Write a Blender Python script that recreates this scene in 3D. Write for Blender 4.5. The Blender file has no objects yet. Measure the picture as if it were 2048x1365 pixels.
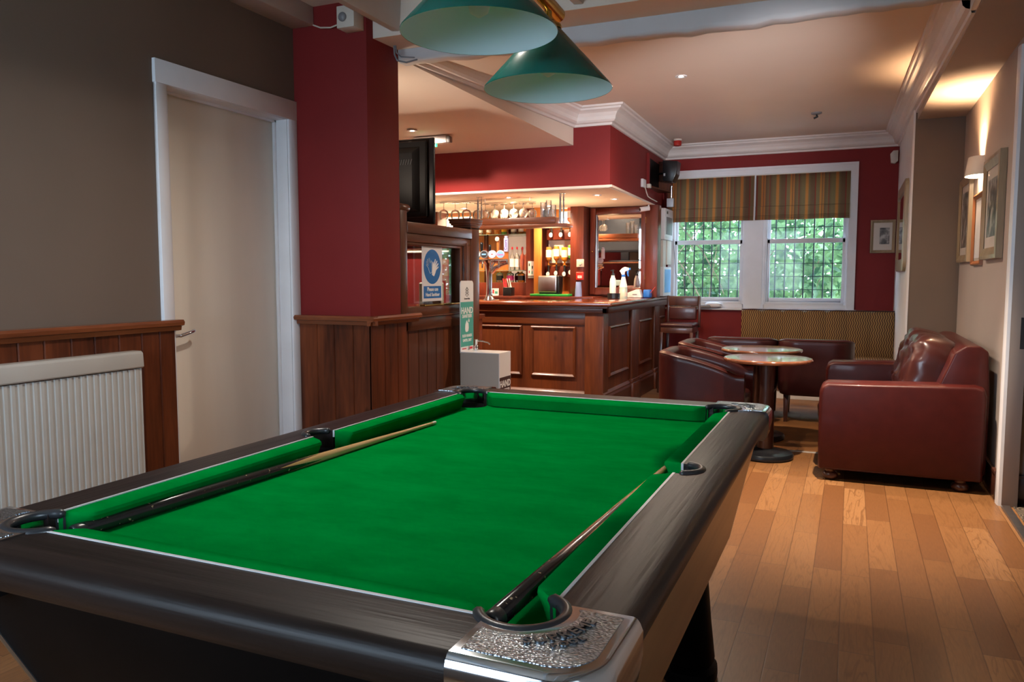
import bpy, bmesh, math, random
from mathutils import Vector, Matrix
random.seed(7)
S = bpy.context.scene
COL = S.collection
R = math.radians

# ------------------------------------------------------------------ camera, world, light, exposure
cam = bpy.data.cameras.new('camera'); cam.sensor_width = 36; cam.lens = 36 * 1557.5 / 2048
cam.clip_start = 0.05; cam.clip_end = 100
co = bpy.data.objects.new('camera', cam); COL.objects.link(co)
co.location = (0, 0, 1.33); co.rotation_euler = (R(90 - 4.71), 0, R(23.5)); S.camera = co

SKY = 7.5
w = bpy.data.worlds.new('sky'); S.world = w; w.use_nodes = True
nt = w.node_tree; nt.nodes.clear()
wo = nt.nodes.new('ShaderNodeOutputWorld'); bg = nt.nodes.new('ShaderNodeBackground')
tc = nt.nodes.new('ShaderNodeTexCoord'); sp = nt.nodes.new('ShaderNodeSeparateXYZ')
rp = nt.nodes.new('ShaderNodeValToRGB')
rp.color_ramp.elements[0].position = 0.0; rp.color_ramp.elements[0].color = (.66, .83, 1, 1)
rp.color_ramp.elements[1].position = .9; rp.color_ramp.elements[1].color = (.48, .72, 1, 1)
nt.links.new(tc.outputs['Generated'], sp.inputs[0]); nt.links.new(sp.outputs['Z'], rp.inputs[0])
nt.links.new(rp.outputs[0], bg.inputs[0]); bg.inputs[1].default_value = SKY
nt.links.new(bg.outputs[0], wo.inputs[0])

def portal(name, loc, rot, sx, sy):
    l = bpy.data.lights.new(name, 'AREA'); l.shape = 'RECTANGLE'; l.size = sx; l.size_y = sy
    l.cycles.is_portal = True
    o = bpy.data.objects.new(name, l); COL.objects.link(o); o.location = loc; o.rotation_euler = rot
portal('portal_far', (-1.02, 9.93, 1.75), (R(-90), 0, 0), 2.1, 1.7)
portal('portal_back', (-2.25, -1.95, 1.75), (R(90), 0, 0), 2.2, 1.7)
portal('portal_side', (0.93, -.5, 1.62), (0, R(90), 0), 1.5, 1.4)
WARM = (1, .66, .36)
def spot(name, loc, power, angle=110, blend=.8, color=WARM, aim=(0, 0, -1), r=.025):
    l = bpy.data.lights.new(name, 'SPOT'); l.energy = power; l.spot_size = R(angle); l.spot_blend = blend
    l.color = color; l.shadow_soft_size = r
    o = bpy.data.objects.new(name, l); COL.objects.link(o); o.location = loc
    o.rotation_euler = Vector(aim).to_track_quat('-Z', 'Y').to_euler(); return o
S.view_settings.view_transform = 'Standard'; S.view_settings.look = 'None'
S.view_settings.gamma = 1; S.view_settings.exposure = 1.25; S.view_settings.use_curve_mapping = False
S.cycles.max_bounces = 10; S.cycles.transparent_max_bounces = 24; S.cycles.glossy_bounces = 5
S.cycles.diffuse_bounces = 5; S.cycles.sample_clamp_indirect = 6; S.cycles.caustics_reflective = False; S.cycles.caustics_refractive = False

# ------------------------------------------------------------------ materials
M = {}
def base(name):
    m = bpy.data.materials.new(name); m.use_nodes = True; n = m.node_tree
    b = n.nodes['Principled BSDF']; M[name] = m
    return m, n, b
def N(n, t, **k):
    x = n.nodes.new(t)
    for a, v in k.items(): setattr(x, a, v)
    return x
def coords(n, scale=(1, 1, 1)):
    t = N(n, 'ShaderNodeTexCoord'); mp = N(n, 'ShaderNodeMapping'); mp.inputs['Scale'].default_value = scale
    n.links.new(t.outputs['Object'], mp.inputs[0]); return mp.outputs[0]
def bump(n, b, h, strength=.1, dist=.01):
    u = N(n, 'ShaderNodeBump'); u.inputs['Strength'].default_value = strength; u.inputs['Distance'].default_value = dist
    n.links.new(h, u.inputs['Height']); n.links.new(u.outputs[0], b.inputs['Normal'])
def ramp(n, fac, cols):
    r_ = N(n, 'ShaderNodeValToRGB'); e = r_.color_ramp.elements
    e[0].position = cols[0][0]; e[0].color = (*cols[0][1], 1); e[1].position = cols[-1][0]; e[1].color = (*cols[-1][1], 1)
    for p, c in cols[1:-1]:
        q = e.new(p); q.color = (*c, 1)
    n.links.new(fac, r_.inputs[0]); return r_.outputs[0]
def sc(c, k): return tuple(min(1, x * k) for x in c)
def plain(name, c, rough=.5, metal=0, var=.06, nscale=6, bmp=0, spec=.5, coat=0, sheen=0, stretch=(1, 1, 1)):
    m, n, b = base(name)
    no = N(n, 'ShaderNodeTexNoise'); no.inputs['Scale'].default_value = nscale; no.inputs['Detail'].default_value = 4
    n.links.new(coords(n, stretch), no.inputs['Vector'])
    n.links.new(ramp(n, no.outputs['Fac'], [(.3, sc(c, 1 - var)), (.7, sc(c, 1 + var))]), b.inputs['Base Color'])
    b.inputs['Roughness'].default_value = rough; b.inputs['Metallic'].default_value = metal
    b.inputs['Specular IOR Level'].default_value = spec; b.inputs['Coat Weight'].default_value = coat
    b.inputs['Coat Roughness'].default_value = .08; b.inputs['Sheen Weight'].default_value = sheen
    if bmp: bump(n, b, no.outputs['Fac'], bmp)
    return m
def wood(name, dark, light, axis='z', scale=9, rough=.35, coat=.25, knots=True, bmp=.03, k=10, spec=.5):
    m, n, b = base(name)
    s = [1, 1, 1]; s['xyz'.index(axis)] = 1 / k
    v = coords(n, tuple(s))
    a = N(n, 'ShaderNodeTexNoise'); a.inputs['Scale'].default_value = scale; a.inputs['Detail'].default_value = 6
    a.inputs['Distortion'].default_value = .6; n.links.new(v, a.inputs['Vector'])
    f = N(n, 'ShaderNodeTexNoise'); f.inputs['Scale'].default_value = scale * 7; f.inputs['Detail'].default_value = 2
    n.links.new(v, f.inputs['Vector'])
    mx = N(n, 'ShaderNodeMix'); mx.data_type = 'FLOAT'; mx.inputs[0].default_value = .3
    n.links.new(a.outputs['Fac'], mx.inputs[2]); n.links.new(f.outputs['Fac'], mx.inputs[3])
    mid = tuple((p + q) / 2 for p, q in zip(dark, light))
    c = ramp(n, mx.outputs[0], [(.3, dark), (.5, mid), (.68, light)])
    if knots:
        vo = N(n, 'ShaderNodeTexVoronoi'); vo.inputs['Scale'].default_value = 3.1
        s2 = [1, 1, 1]; s2['xyz'.index(axis)] = .6
        n.links.new(coords(n, tuple(s2)), vo.inputs['Vector'])
        kr = ramp(n, vo.outputs['Distance'], [(.03, (.25, .2, .2)), (.08, (1, 1, 1))])
        mm = N(n, 'ShaderNodeMix'); mm.data_type = 'RGBA'; mm.blend_type = 'MULTIPLY'; mm.inputs[0].default_value = .8
        n.links.new(c, mm.inputs[6]); n.links.new(kr, mm.inputs[7]); c = mm.outputs[2]
    n.links.new(c, b.inputs['Base Color']); b.inputs['Roughness'].default_value = rough
    b.inputs['Coat Weight'].default_value = coat; b.inputs['Coat Roughness'].default_value = .12
    b.inputs['Specular IOR Level'].default_value = spec
    bump(n, b, mx.outputs[0], bmp)
    return m
def emit(name, c, s):
    m, n, b = base(name); b.inputs['Base Color'].default_value = (*c, 1)
    b.inputs['Emission Color'].default_value = (*c, 1); b.inputs['Emission Strength'].default_value = s; return m
def glass(name, tint=(1, 1, 1), refl=.9, rough=.02, body=0.0, base_=.04):
    m = bpy.data.materials.new(name); m.use_nodes = True; n = m.node_tree; n.nodes.clear(); M[name] = m
    o = N(n, 'ShaderNodeOutputMaterial'); mx = N(n, 'ShaderNodeMixShader'); t = N(n, 'ShaderNodeBsdfTransparent')
    g = N(n, 'ShaderNodeBsdfGlossy'); lw = N(n, 'ShaderNodeLayerWeight'); lw.inputs[0].default_value = .35
    no = N(n, 'ShaderNodeTexNoise'); no.inputs['Scale'].default_value = 3
    n.links.new(coords(n), no.inputs['Vector'])
    cr = ramp(n, no.outputs['Fac'], [(.3, sc(tint, .97)), (.7, tint)]); n.links.new(cr, t.inputs[0])
    g.inputs['Roughness'].default_value = rough
    ma = N(n, 'ShaderNodeMath', operation='MULTIPLY_ADD'); ma.inputs[1].default_value = refl; ma.inputs[2].default_value = base_
    n.links.new(lw.outputs['Fresnel'], ma.inputs[0]); n.links.new(ma.outputs[0], mx.inputs[0])
    n.links.new(t.outputs[0], mx.inputs[1]); n.links.new(g.outputs[0], mx.inputs[2])
    last = mx.outputs[0]
    if body:
        d = N(n, 'ShaderNodeBsdfPrincipled'); d.inputs['Base Color'].default_value = (*tint, 1); d.inputs['Roughness'].default_value = .15
        m2 = N(n, 'ShaderNodeMixShader'); m2.inputs[0].default_value = body
        n.links.new(last, m2.inputs[1]); n.links.new(d.outputs[0], m2.inputs[2]); last = m2.outputs[0]
    n.links.new(last, o.inputs[0]); return m

plain('taupe', (.150, .108, .082), .75, var=.04, nscale=2, bmp=.02)
plain('red_paint', (.21, .020, .020), .6, spec=.2, var=.05, nscale=2, bmp=.02)
plain('beige_paint', (.42, .355, .31), .7, var=.03, nscale=2, bmp=.02)
plain('ceiling_paint', (.74, .64, .55), .8, var=.02, nscale=2, bmp=.02)
plain('white_gloss', (.74, .76, .80), .35, var=.03)
plain('cornice_paint', (.72, .68, .66), .55, var=.03)
plain('beam_paint', (.55, .56, .58), .5, var=.05, nscale=3, bmp=.15)
plain('door_paint', (.80, .74, .64), .4, var=.08, nscale=1.3, stretch=(1, 2, .3))
plain('radiator_enamel', (.46, .445, .41), .4, var=.03)
wood('dado_wood', (.030, .007, .004), (.17, .042, .014), 'z', 7, spec=.25, coat=.08)
wood('dado_rail_y', (.09, .024, .010), (.24, .065, .022), 'y', 9, rough=.25, coat=.5)
wood('dado_rail_x', (.09, .024, .010), (.24, .065, .022), 'x', 9, rough=.25, coat=.5)
wood('partition_wood', (.040, .012, .006), (.15, .046, .018), 'z', 8, spec=.3, coat=.1)
wood('partition_wood_y', (.045, .014, .007), (.16, .052, .020), 'y', 8, spec=.3, coat=.15)
wood('bar_wood_x', (.050, .011, .003), (.165, .040, .010), 'x', 7, rough=.42, coat=.12, spec=.4)
wood('bar_wood_y', (.040, .009, .003), (.13, .031, .009), 'y', 7, rough=.42, coat=.12, spec=.4)
wood('bar_wood_z', (.045, .009, .003), (.175, .042, .010), 'z', 7, rough=.42, coat=.12, spec=.4)
wood('back_bar_wood', (.060, .011, .006), (.17, .032, .016), 'z', 8, rough=.35, coat=.15)
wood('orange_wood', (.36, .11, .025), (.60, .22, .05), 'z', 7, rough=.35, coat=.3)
wood('counter_wood', (.09, .020, .008), (.22, .05, .018), 'x', 6, rough=.16, coat=.8, knots=False)
wood('rail_wood_y', (.010, .006, .006), (.034, .021, .019), 'y', 14, rough=.40, spec=.2, coat=.0, knots=False, bmp=.28, k=22)
wood('rail_wood_x', (.008, .005, .004), (.026, .016, .013), 'x', 14, rough=.40, spec=.2, coat=.0, knots=False, bmp=.28, k=22)
wood('tan_panel', (.30, .155, .062), (.42, .225, .095), 'y', 5, rough=.4, coat=.1, knots=False, k=16)
wood('dark_wood', (.035, .012, .008), (.09, .03, .018), 'z', 8, rough=.3, coat=.3, knots=False)
wood('table_top_wood', (.12, .04, .02), (.24, .085, .04), 'x', 6, rough=.12, coat=.9, knots=False)
wood('picture_gold', (.22, .16, .09), (.40, .31, .19), 'z', 12, rough=.35, coat=.2, knots=False)
wood('picture_brown', (.20, .07, .025), (.33, .13, .05), 'z', 12, rough=.35, coat=.2, knots=False)
plain('black_laminate', (.003, .0025, .0025), .5, spec=.06, var=.2)
plain('black_plastic', (.007, .008, .010), .3, var=.15)
plain('matte_black', (.006, .006, .007), .6, var=.15, spec=.25)
plain('dark_plastic', (.03, .032, .036), .4, var=.15)
plain('black_rubber', (.022, .023, .026), .32, var=.15, spec=.6)
plain('cast_metal', (.16, .18, .20), .28, 1, var=.1)
plain('nib_paint', (.72, .70, .70), .65, var=.02)
plain('chrome', (.72, .75, .80), .10, 1, var=.04)
plain('steel', (.62, .63, .65), .28, 1, var=.08, nscale=20, stretch=(1, 1, .1))
plain('brass', (.62, .38, .10), .16, 1, var=.06)
plain('shade_green', (.0, .125, .095), .22, var=.08, nscale=3, coat=.5)
plain('shade_white', (.72, .88, .97), .5, var=.02)
plain('leather', (.052, .0072, .0055), .40, spec=.22, var=.12, nscale=14, bmp=.08, coat=.12)
plain('leather_dark', (.040, .009, .009), .36, spec=.3, var=.12, nscale=14, bmp=.08, coat=.15)
plain('leather_worn', (.050, .011, .009), .30, var=.25, nscale=6, bmp=.25, coat=.25)
plain('cream_plastic', (.62, .57, .50), .45, var=.03)
plain('white_plastic', (.72, .72, .74), .35, var=.02)
plain('grey_plastic', (.22, .23, .25), .4, var=.05)
plain('warm_grey_board', (.36, .31, .26), .6, var=.02)
plain('red_plastic', (.42, .02, .015), .35, var=.05)
plain('blue_plastic', (.02, .14, .55), .3, var=.05)
plain('lilac_plastic', (.22, .30, .60), .4, var=.05)
plain('green_cloth_mat', (.01, .28, .04), .7, var=.1)
plain('poster_white', (.70, .71, .75), .4, var=.02)
plain('poster_blue', (.01, .13, .42), .45, var=.12, nscale=12)
plain('teal_print', (.07, .36, .31), .4, var=.04)
plain('ink_black', (.02, .02, .025), .5, var=.05)
plain('ink_dark', (.045, .02, .022), .5, var=.05)
plain('ink_white', (.78, .80, .82), .5, var=.03)
plain('ink_red', (.55, .03, .05), .5, var=.05)
plain('ink_pink', (.60, .04, .25), .5, var=.05)
plain('ink_purple', (.12, .06, .36), .5, var=.05)
plain('ink_light_blue', (.20, .45, .80), .4, var=.1)
plain('badge_lilac', (.55, .55, .80), .35, var=.05)
plain('iron', (.008, .022, .022), .5, var=.2)
plain('white_cushion', (.75, .75, .76), .6)
plain('skirting_white', (.62, .62, .62), .4)
plain('ground_stone', (.55, .53, .48), .9, var=.2)
plain('stem_brown', (.20, .15, .09), .8, var=.3)
plain('liquid_amber', (.75, .22, .02), .1, var=.1)
plain('bottle_cap_red', (.60, .02, .03), .3)
plain('mount_card', (.62, .58, .52), .8, var=.02)
plain('yellow_plastic', (.75, .40, .02), .35)
plain('ash_wood', (.72, .50, .27), .28, var=.10, nscale=30, stretch=(1, 1, .04), coat=.4)
emit('lamp_lens', (1, .86, .70), 60)
emit('wall_lamp_lens', (1, .74, .48), 22)
emit('light_panel', (1, .80, .52), 4)
emit('green_led', (.05, 1, .3), 4)
emit('exit_green', (.04, .75, .30), 1.2)
glass('window_glass', (1, 1, 1), .10, base_=.004)
glass('clear_glass', (.985, .99, .985), 1.0, body=.10, base_=.06)
glass('partition_glass', (.90, .92, .90), .3)
glass('shelf_glass', (.62, .82, .72), .8, body=.15)
glass('amber_glass', (.95, .50, .12), .8, body=.25)
glass('green_glass', (.20, .62, .12), .8, body=.35)
glass('pink_glass', (1, .35, .24), .8, body=.35)
glass('frosted_green', (.62, .80, .74), .3, .3, body=.75)
plain('mirror', (.86, .86, .86), .02, 1, var=.01)

def felt():
    m, n, b = base('felt')
    a = N(n, 'ShaderNodeTexNoise'); a.inputs['Scale'].default_value = 5; a.inputs['Detail'].default_value = 8; a.inputs['Roughness'].default_value = .65
    n.links.new(coords(n, (1, 2, 1)), a.inputs['Vector'])
    c = ramp(n, a.outputs['Fac'], [(.3, (.0, .175, .024)), (.7, (.0, .250, .038))])
    f = N(n, 'ShaderNodeTexNoise'); f.inputs['Scale'].default_value = 900; n.links.new(coords(n), f.inputs['Vector'])
    n.links.new(c, b.inputs['Base Color']); b.inputs['Roughness'].default_value = 1; b.inputs['Specular IOR Level'].default_value = .0
    bump(n, b, f.outputs['Fac'], .25, .001)
felt()
def cap_metal():
    m, n, b = base('hammered_metal')
    v = N(n, 'ShaderNodeTexVoronoi'); v.inputs['Scale'].default_value = 190; n.links.new(coords(n, (1, 1.6, 1)), v.inputs['Vector'])
    c = ramp(n, v.outputs['Distance'], [(.1, (.62, .68, .74)), (.7, (.28, .32, .36))])
    n.links.new(c, b.inputs['Base Color']); b.inputs['Metallic'].default_value = 1; b.inputs['Roughness'].default_value = .28
    bump(n, b, v.outputs['Distance'], .9, .002)
cap_metal()
def floor_mat():
    m, n, b = base('oak_floor')
    t = N(n, 'ShaderNodeTexCoord'); s = N(n, 'ShaderNodeSeparateXYZ'); n.links.new(t.outputs['Object'], s.inputs[0])
    def ma(op, a, v, c=None):
        x = N(n, 'ShaderNodeMath', operation=op)
        for i, q in enumerate((a, v) if c is None else (a, v, c)):
            if isinstance(q, (int, float)): x.inputs[i].default_value = q
            else: n.links.new(q, x.inputs[i])
        return x.outputs[0]
    X, Y = s.outputs['X'], s.outputs['Y']
    sw = ma('GREATER_THAN', Y, 6.25)                       # boards turn beyond the metal strip
    def mixf(a, b_):
        x = N(n, 'ShaderNodeMix'); x.data_type = 'FLOAT'; n.links.new(sw, x.inputs[0]); n.links.new(a, x.inputs[2]); n.links.new(b_, x.inputs[3]); return x.outputs[0]
    A, B = mixf(X, Y), mixf(Y, X)
    row = ma('DIVIDE', A, .117); ri = ma('FLOOR', row, 0); rf = ma('FRACT', row, 0)
    wn = N(n, 'ShaderNodeTexWhiteNoise', noise_dimensions='1D'); n.links.new(ri, wn.inputs['W'])
    ln = ma('MULTIPLY_ADD', wn.outputs['Value'], 7.3, 0)
    yy = ma('ADD', ma('DIVIDE', B, .78), ln); ci = ma('FLOOR', yy, 0); cf = ma('FRACT', yy, 0)
    cb = N(n, 'ShaderNodeCombineXYZ'); n.links.new(ri, cb.inputs[0]); n.links.new(ci, cb.inputs[1])
    w2 = N(n, 'ShaderNodeTexWhiteNoise', noise_dimensions='2D'); n.links.new(cb.outputs[0], w2.inputs['Vector'])
    col = ramp(n, w2.outputs['Value'], [(0, (.150, .060, .019)), (.35, (.195, .085, .028)), (.7, (.235, .108, .038)), (1, (.28, .138, .053))])
    # grain: stretched noise with a per-board offset
    g = N(n, 'ShaderNodeCombineXYZ'); n.links.new(ma('MULTIPLY', A, 9), g.inputs[0]); n.links.new(ma('MULTIPLY', B, .9), g.inputs[1])
    n.links.new(ma('MULTIPLY', w2.outputs['Value'], 40), g.inputs[2])
    no = N(n, 'ShaderNodeTexNoise'); no.inputs['Scale'].default_value = 1.4; no.inputs['Detail'].default_value = 3; no.inputs['Distortion'].default_value = .5
    n.links.new(g.outputs[0], no.inputs['Vector'])
    rings = ma('PINGPONG', ma('MULTIPLY', no.outputs['Fac'], 9), .5)
    rg = ramp(n, rings, [(.02, (.62, .56, .5)), (.16, (1, 1, 1))])
    f2 = N(n, 'ShaderNodeTexNoise'); f2.inputs['Scale'].default_value = 22; f2.inputs['Detail'].default_value = 4
    n.links.new(g.outputs[0], f2.inputs['Vector'])
    fr = ramp(n, f2.outputs['Fac'], [(.3, (.82, .80, .78)), (.7, (1.0, 1.0, 1.0))])
    m1 = N(n, 'ShaderNodeMix'); m1.data_type = 'RGBA'; m1.blend_type = 'MULTIPLY'; n.links.new(ma('MULTIPLY', w2.outputs['Value'], 1.0), m1.inputs[0])
    n.links.new(col, m1.inputs[6]); n.links.new(rg, m1.inputs[7])
    m2 = N(n, 'ShaderNodeMix'); m2.data_type = 'RGBA'; m2.blend_type = 'MULTIPLY'; m2.inputs[0].default_value = 1
    n.links.new(m1.outputs[2], m2.inputs[6]); n.links.new(fr, m2.inputs[7])
    e1 = ma('MINIMUM', rf, ma('SUBTRACT', 1, rf)); e2 = ma('MULTIPLY', ma('MINIMUM', cf, ma('SUBTRACT', 1, cf)), 6.6)
    ed = ma('MINIMUM', e1, e2)
    er = ramp(n, ed, [(.008, (.38, .33, .3)), (.022, (1, 1, 1))])
    m3 = N(n, 'ShaderNodeMix'); m3.data_type = 'RGBA'; m3.blend_type = 'MULTIPLY'; m3.inputs[0].default_value = .8
    n.links.new(m2.outputs[2], m3.inputs[6]); n.links.new(er, m3.inputs[7])
    n.links.new(m3.outputs[2], b.inputs['Base Color']); b.inputs['Roughness'].default_value = .40; b.inputs['Specular IOR Level'].default_value = .35
    b.inputs['Coat Weight'].default_value = .06; b.inputs['Coat Roughness'].default_value = .2
    bump(n, b, er, .15, .003)
floor_mat()
def carpet():
    m, n, b = base('patterned_carpet')
    v = N(n, 'ShaderNodeTexVoronoi'); v.inputs['Scale'].default_value = 9; n.links.new(coords(n), v.inputs['Vector'])
    x = N(n, 'ShaderNodeMath', operation='PINGPONG'); x.inputs[1].default_value = .06; n.links.new(v.outputs['Distance'], x.inputs[0])
    n.links.new(ramp(n, x.outputs[0], [(.015, (.025, .018, .014)), (.05, (.16, .12, .08))]), b.inputs['Base Color']); b.inputs['Roughness'].default_value = .95
carpet()
def stripe():
    m, n, b = base('striped_blind')
    t = N(n, 'ShaderNodeTexCoord'); s = N(n, 'ShaderNodeSeparateXYZ'); n.links.new(t.outputs['Object'], s.inputs[0])
    mu = N(n, 'ShaderNodeMath', operation='DIVIDE'); mu.inputs[1].default_value = .325; n.links.new(s.outputs['X'], mu.inputs[0])
    f = N(n, 'ShaderNodeMath', operation='FRACT'); n.links.new(mu.outputs[0], f.inputs[0])
    ol, og, rd, br = (.150, .096, .045), (.36, .125, .030), (.19, .030, .018), (.115, .060, .032)
    cols = [(0, ol), (.10, ol), (.13, og), (.20, og), (.23, ol), (.30, br), (.42, br), (.44, rd), (.46, rd), (.48, ol), (.58, ol), (.61, og), (.65, og), (.67, br), (.72, og), (.76, br), (.86, ol), (.90, rd), (.92, br), (1, ol)]
    c = ramp(n, f.outputs[0], cols)
    wv = N(n, 'ShaderNodeTexNoise'); wv.inputs['Scale'].default_value = 400; n.links.new(t.outputs['Object'], wv.inputs['Vector'])
    n.links.new(c, b.inputs['Base Color']); b.inputs['Roughness'].default_value = .9
    b.inputs['Sheen Weight'].default_value = .1
    tr = N(n, 'ShaderNodeBsdfTranslucent'); n.links.new(c, tr.inputs[0]); mx = N(n, 'ShaderNodeMixShader'); mx.inputs[0].default_value = .22
    o = n.nodes['Material Output']; n.links.new(b.outputs[0], mx.inputs[1]); n.links.new(tr.outputs[0], mx.inputs[2]); n.links.new(mx.outputs[0], o.inputs[0])
    bump(n, b, wv.outputs['Fac'], .2, .002)
stripe()
def zigzag():
    m, n, b = base('zigzag_fabric')
    t = N(n, 'ShaderNodeTexCoord'); s = N(n, 'ShaderNodeSeparateXYZ'); n.links.new(t.outputs['Object'], s.inputs[0])
    def ma(op, a, v, c=None):
        x = N(n, 'ShaderNodeMath', operation=op)
        for i, q in enumerate((a, v) if c is None else (a, v, c)):
            if isinstance(q, (int, float)): x.inputs[i].default_value = q
            else: n.links.new(q, x.inputs[i])
        return x.outputs[0]
    wv = ma('MULTIPLY', ma('SINE', ma('MULTIPLY', s.outputs['Z'], 90), 0), .006)
    q = ma('PINGPONG', ma('ADD', s.outputs['X'], wv), .012)
    n.links.new(ramp(n, q, [(.0, (.05, .018, .008)), (.004, (.085, .035, .012)), (.0075, (.24, .145, .05)), (.012, (.28, .17, .06))]), b.inputs['Base Color'])
    b.inputs['Roughness'].default_value = .85
zigzag()
def cue_mat():
    m, n, b = base('cue_finish')
    t = N(n, 'ShaderNodeTexCoord'); s = N(n, 'ShaderNodeSeparateXYZ'); n.links.new(t.outputs['Object'], s.inputs[0])
    def ma(op, a, v=0, c=None):
        x = N(n, 'ShaderNodeMath', operation=op)
        for i, q in enumerate((a, v) if c is None else (a, v, c)):
            if isinstance(q, (int, float)): x.inputs[i].default_value = q
            else: n.links.new(q, x.inputs[i])
        return x.outputs[0]
    an = ma('ARCTAN2', s.outputs['Y'], s.outputs['X'])
    tri = ma('PINGPONG', ma('MULTIPLY_ADD', an, 2 / math.pi, 2.35), .5)
    lim = ma('MULTIPLY_ADD', tri, .34, .56)
    light = ma('GREATER_THAN', s.outputs['Z'], lim)
    no = N(n, 'ShaderNodeTexNoise'); no.inputs['Scale'].default_value = 70; no.inputs['Detail'].default_value = 3; n.links.new(t.outputs['Object'], no.inputs['Vector'])
    dk = ramp(n, no.outputs['Fac'], [(.0, (.012, .010, .012)), (.66, (.016, .012, .012)), (.70, (.40, .27, .15))])
    gr = N(n, 'ShaderNodeTexNoise'); gr.inputs['Scale'].default_value = 60; mp = N(n, 'ShaderNodeMapping'); mp.inputs['Scale'].default_value = (1, 1, .03)
    n.links.new(t.outputs['Object'], mp.inputs[0]); n.links.new(mp.outputs[0], gr.inputs['Vector'])
    lt = ramp(n, gr.outputs['Fac'], [(.35, (.52, .31, .12)), (.65, (.70, .46, .22))])
    mx = N(n, 'ShaderNodeMix'); mx.data_type = 'RGBA'; n.links.new(light, mx.inputs[0]); n.links.new(dk, mx.inputs[6]); n.links.new(lt, mx.inputs[7])
    n.links.new(mx.outputs[2], b.inputs['Base Color']); b.inputs['Roughness'].default_value = .22; b.inputs['Coat Weight'].default_value = .5
cue_mat()
def leaf_mat(name, c1, c2):
    m, n, b = base(name)
    no = N(n, 'ShaderNodeTexNoise'); no.inputs['Scale'].default_value = 3.5; no.inputs['Detail'].default_value = 5; n.links.new(coords(n), no.inputs['Vector'])
    c = ramp(n, no.outputs['Fac'], [(.35, c1), (.65, c2)]); n.links.new(c, b.inputs['Base Color']); b.inputs['Roughness'].default_value = .45
    tr = N(n, 'ShaderNodeBsdfTranslucent'); n.links.new(c, tr.inputs[0]); mx = N(n, 'ShaderNodeMixShader'); mx.inputs[0].default_value = .4
    o = n.nodes['Material Output']; n.links.new(b.outputs[0], mx.inputs[1]); n.links.new(tr.outputs[0], mx.inputs[2]); n.links.new(mx.outputs[0], o.inputs[0])
leaf_mat('leaf', (.025, .09, .035), (.26, .42, .17))
def photo_print():
    m, n, b = base('photo_print')
    no = N(n, 'ShaderNodeTexNoise'); no.inputs['Scale'].default_value = 14; no.inputs['Detail'].default_value = 7; n.links.new(coords(n), no.inputs['Vector'])
    n.links.new(ramp(n, no.outputs['Fac'], [(.35, (.03, .03, .03)), (.5, (.15, .14, .13)), (.62, (.45, .43, .40))]), b.inputs['Base Color']); b.inputs['Roughness'].default_value = .3
photo_print()

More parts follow.
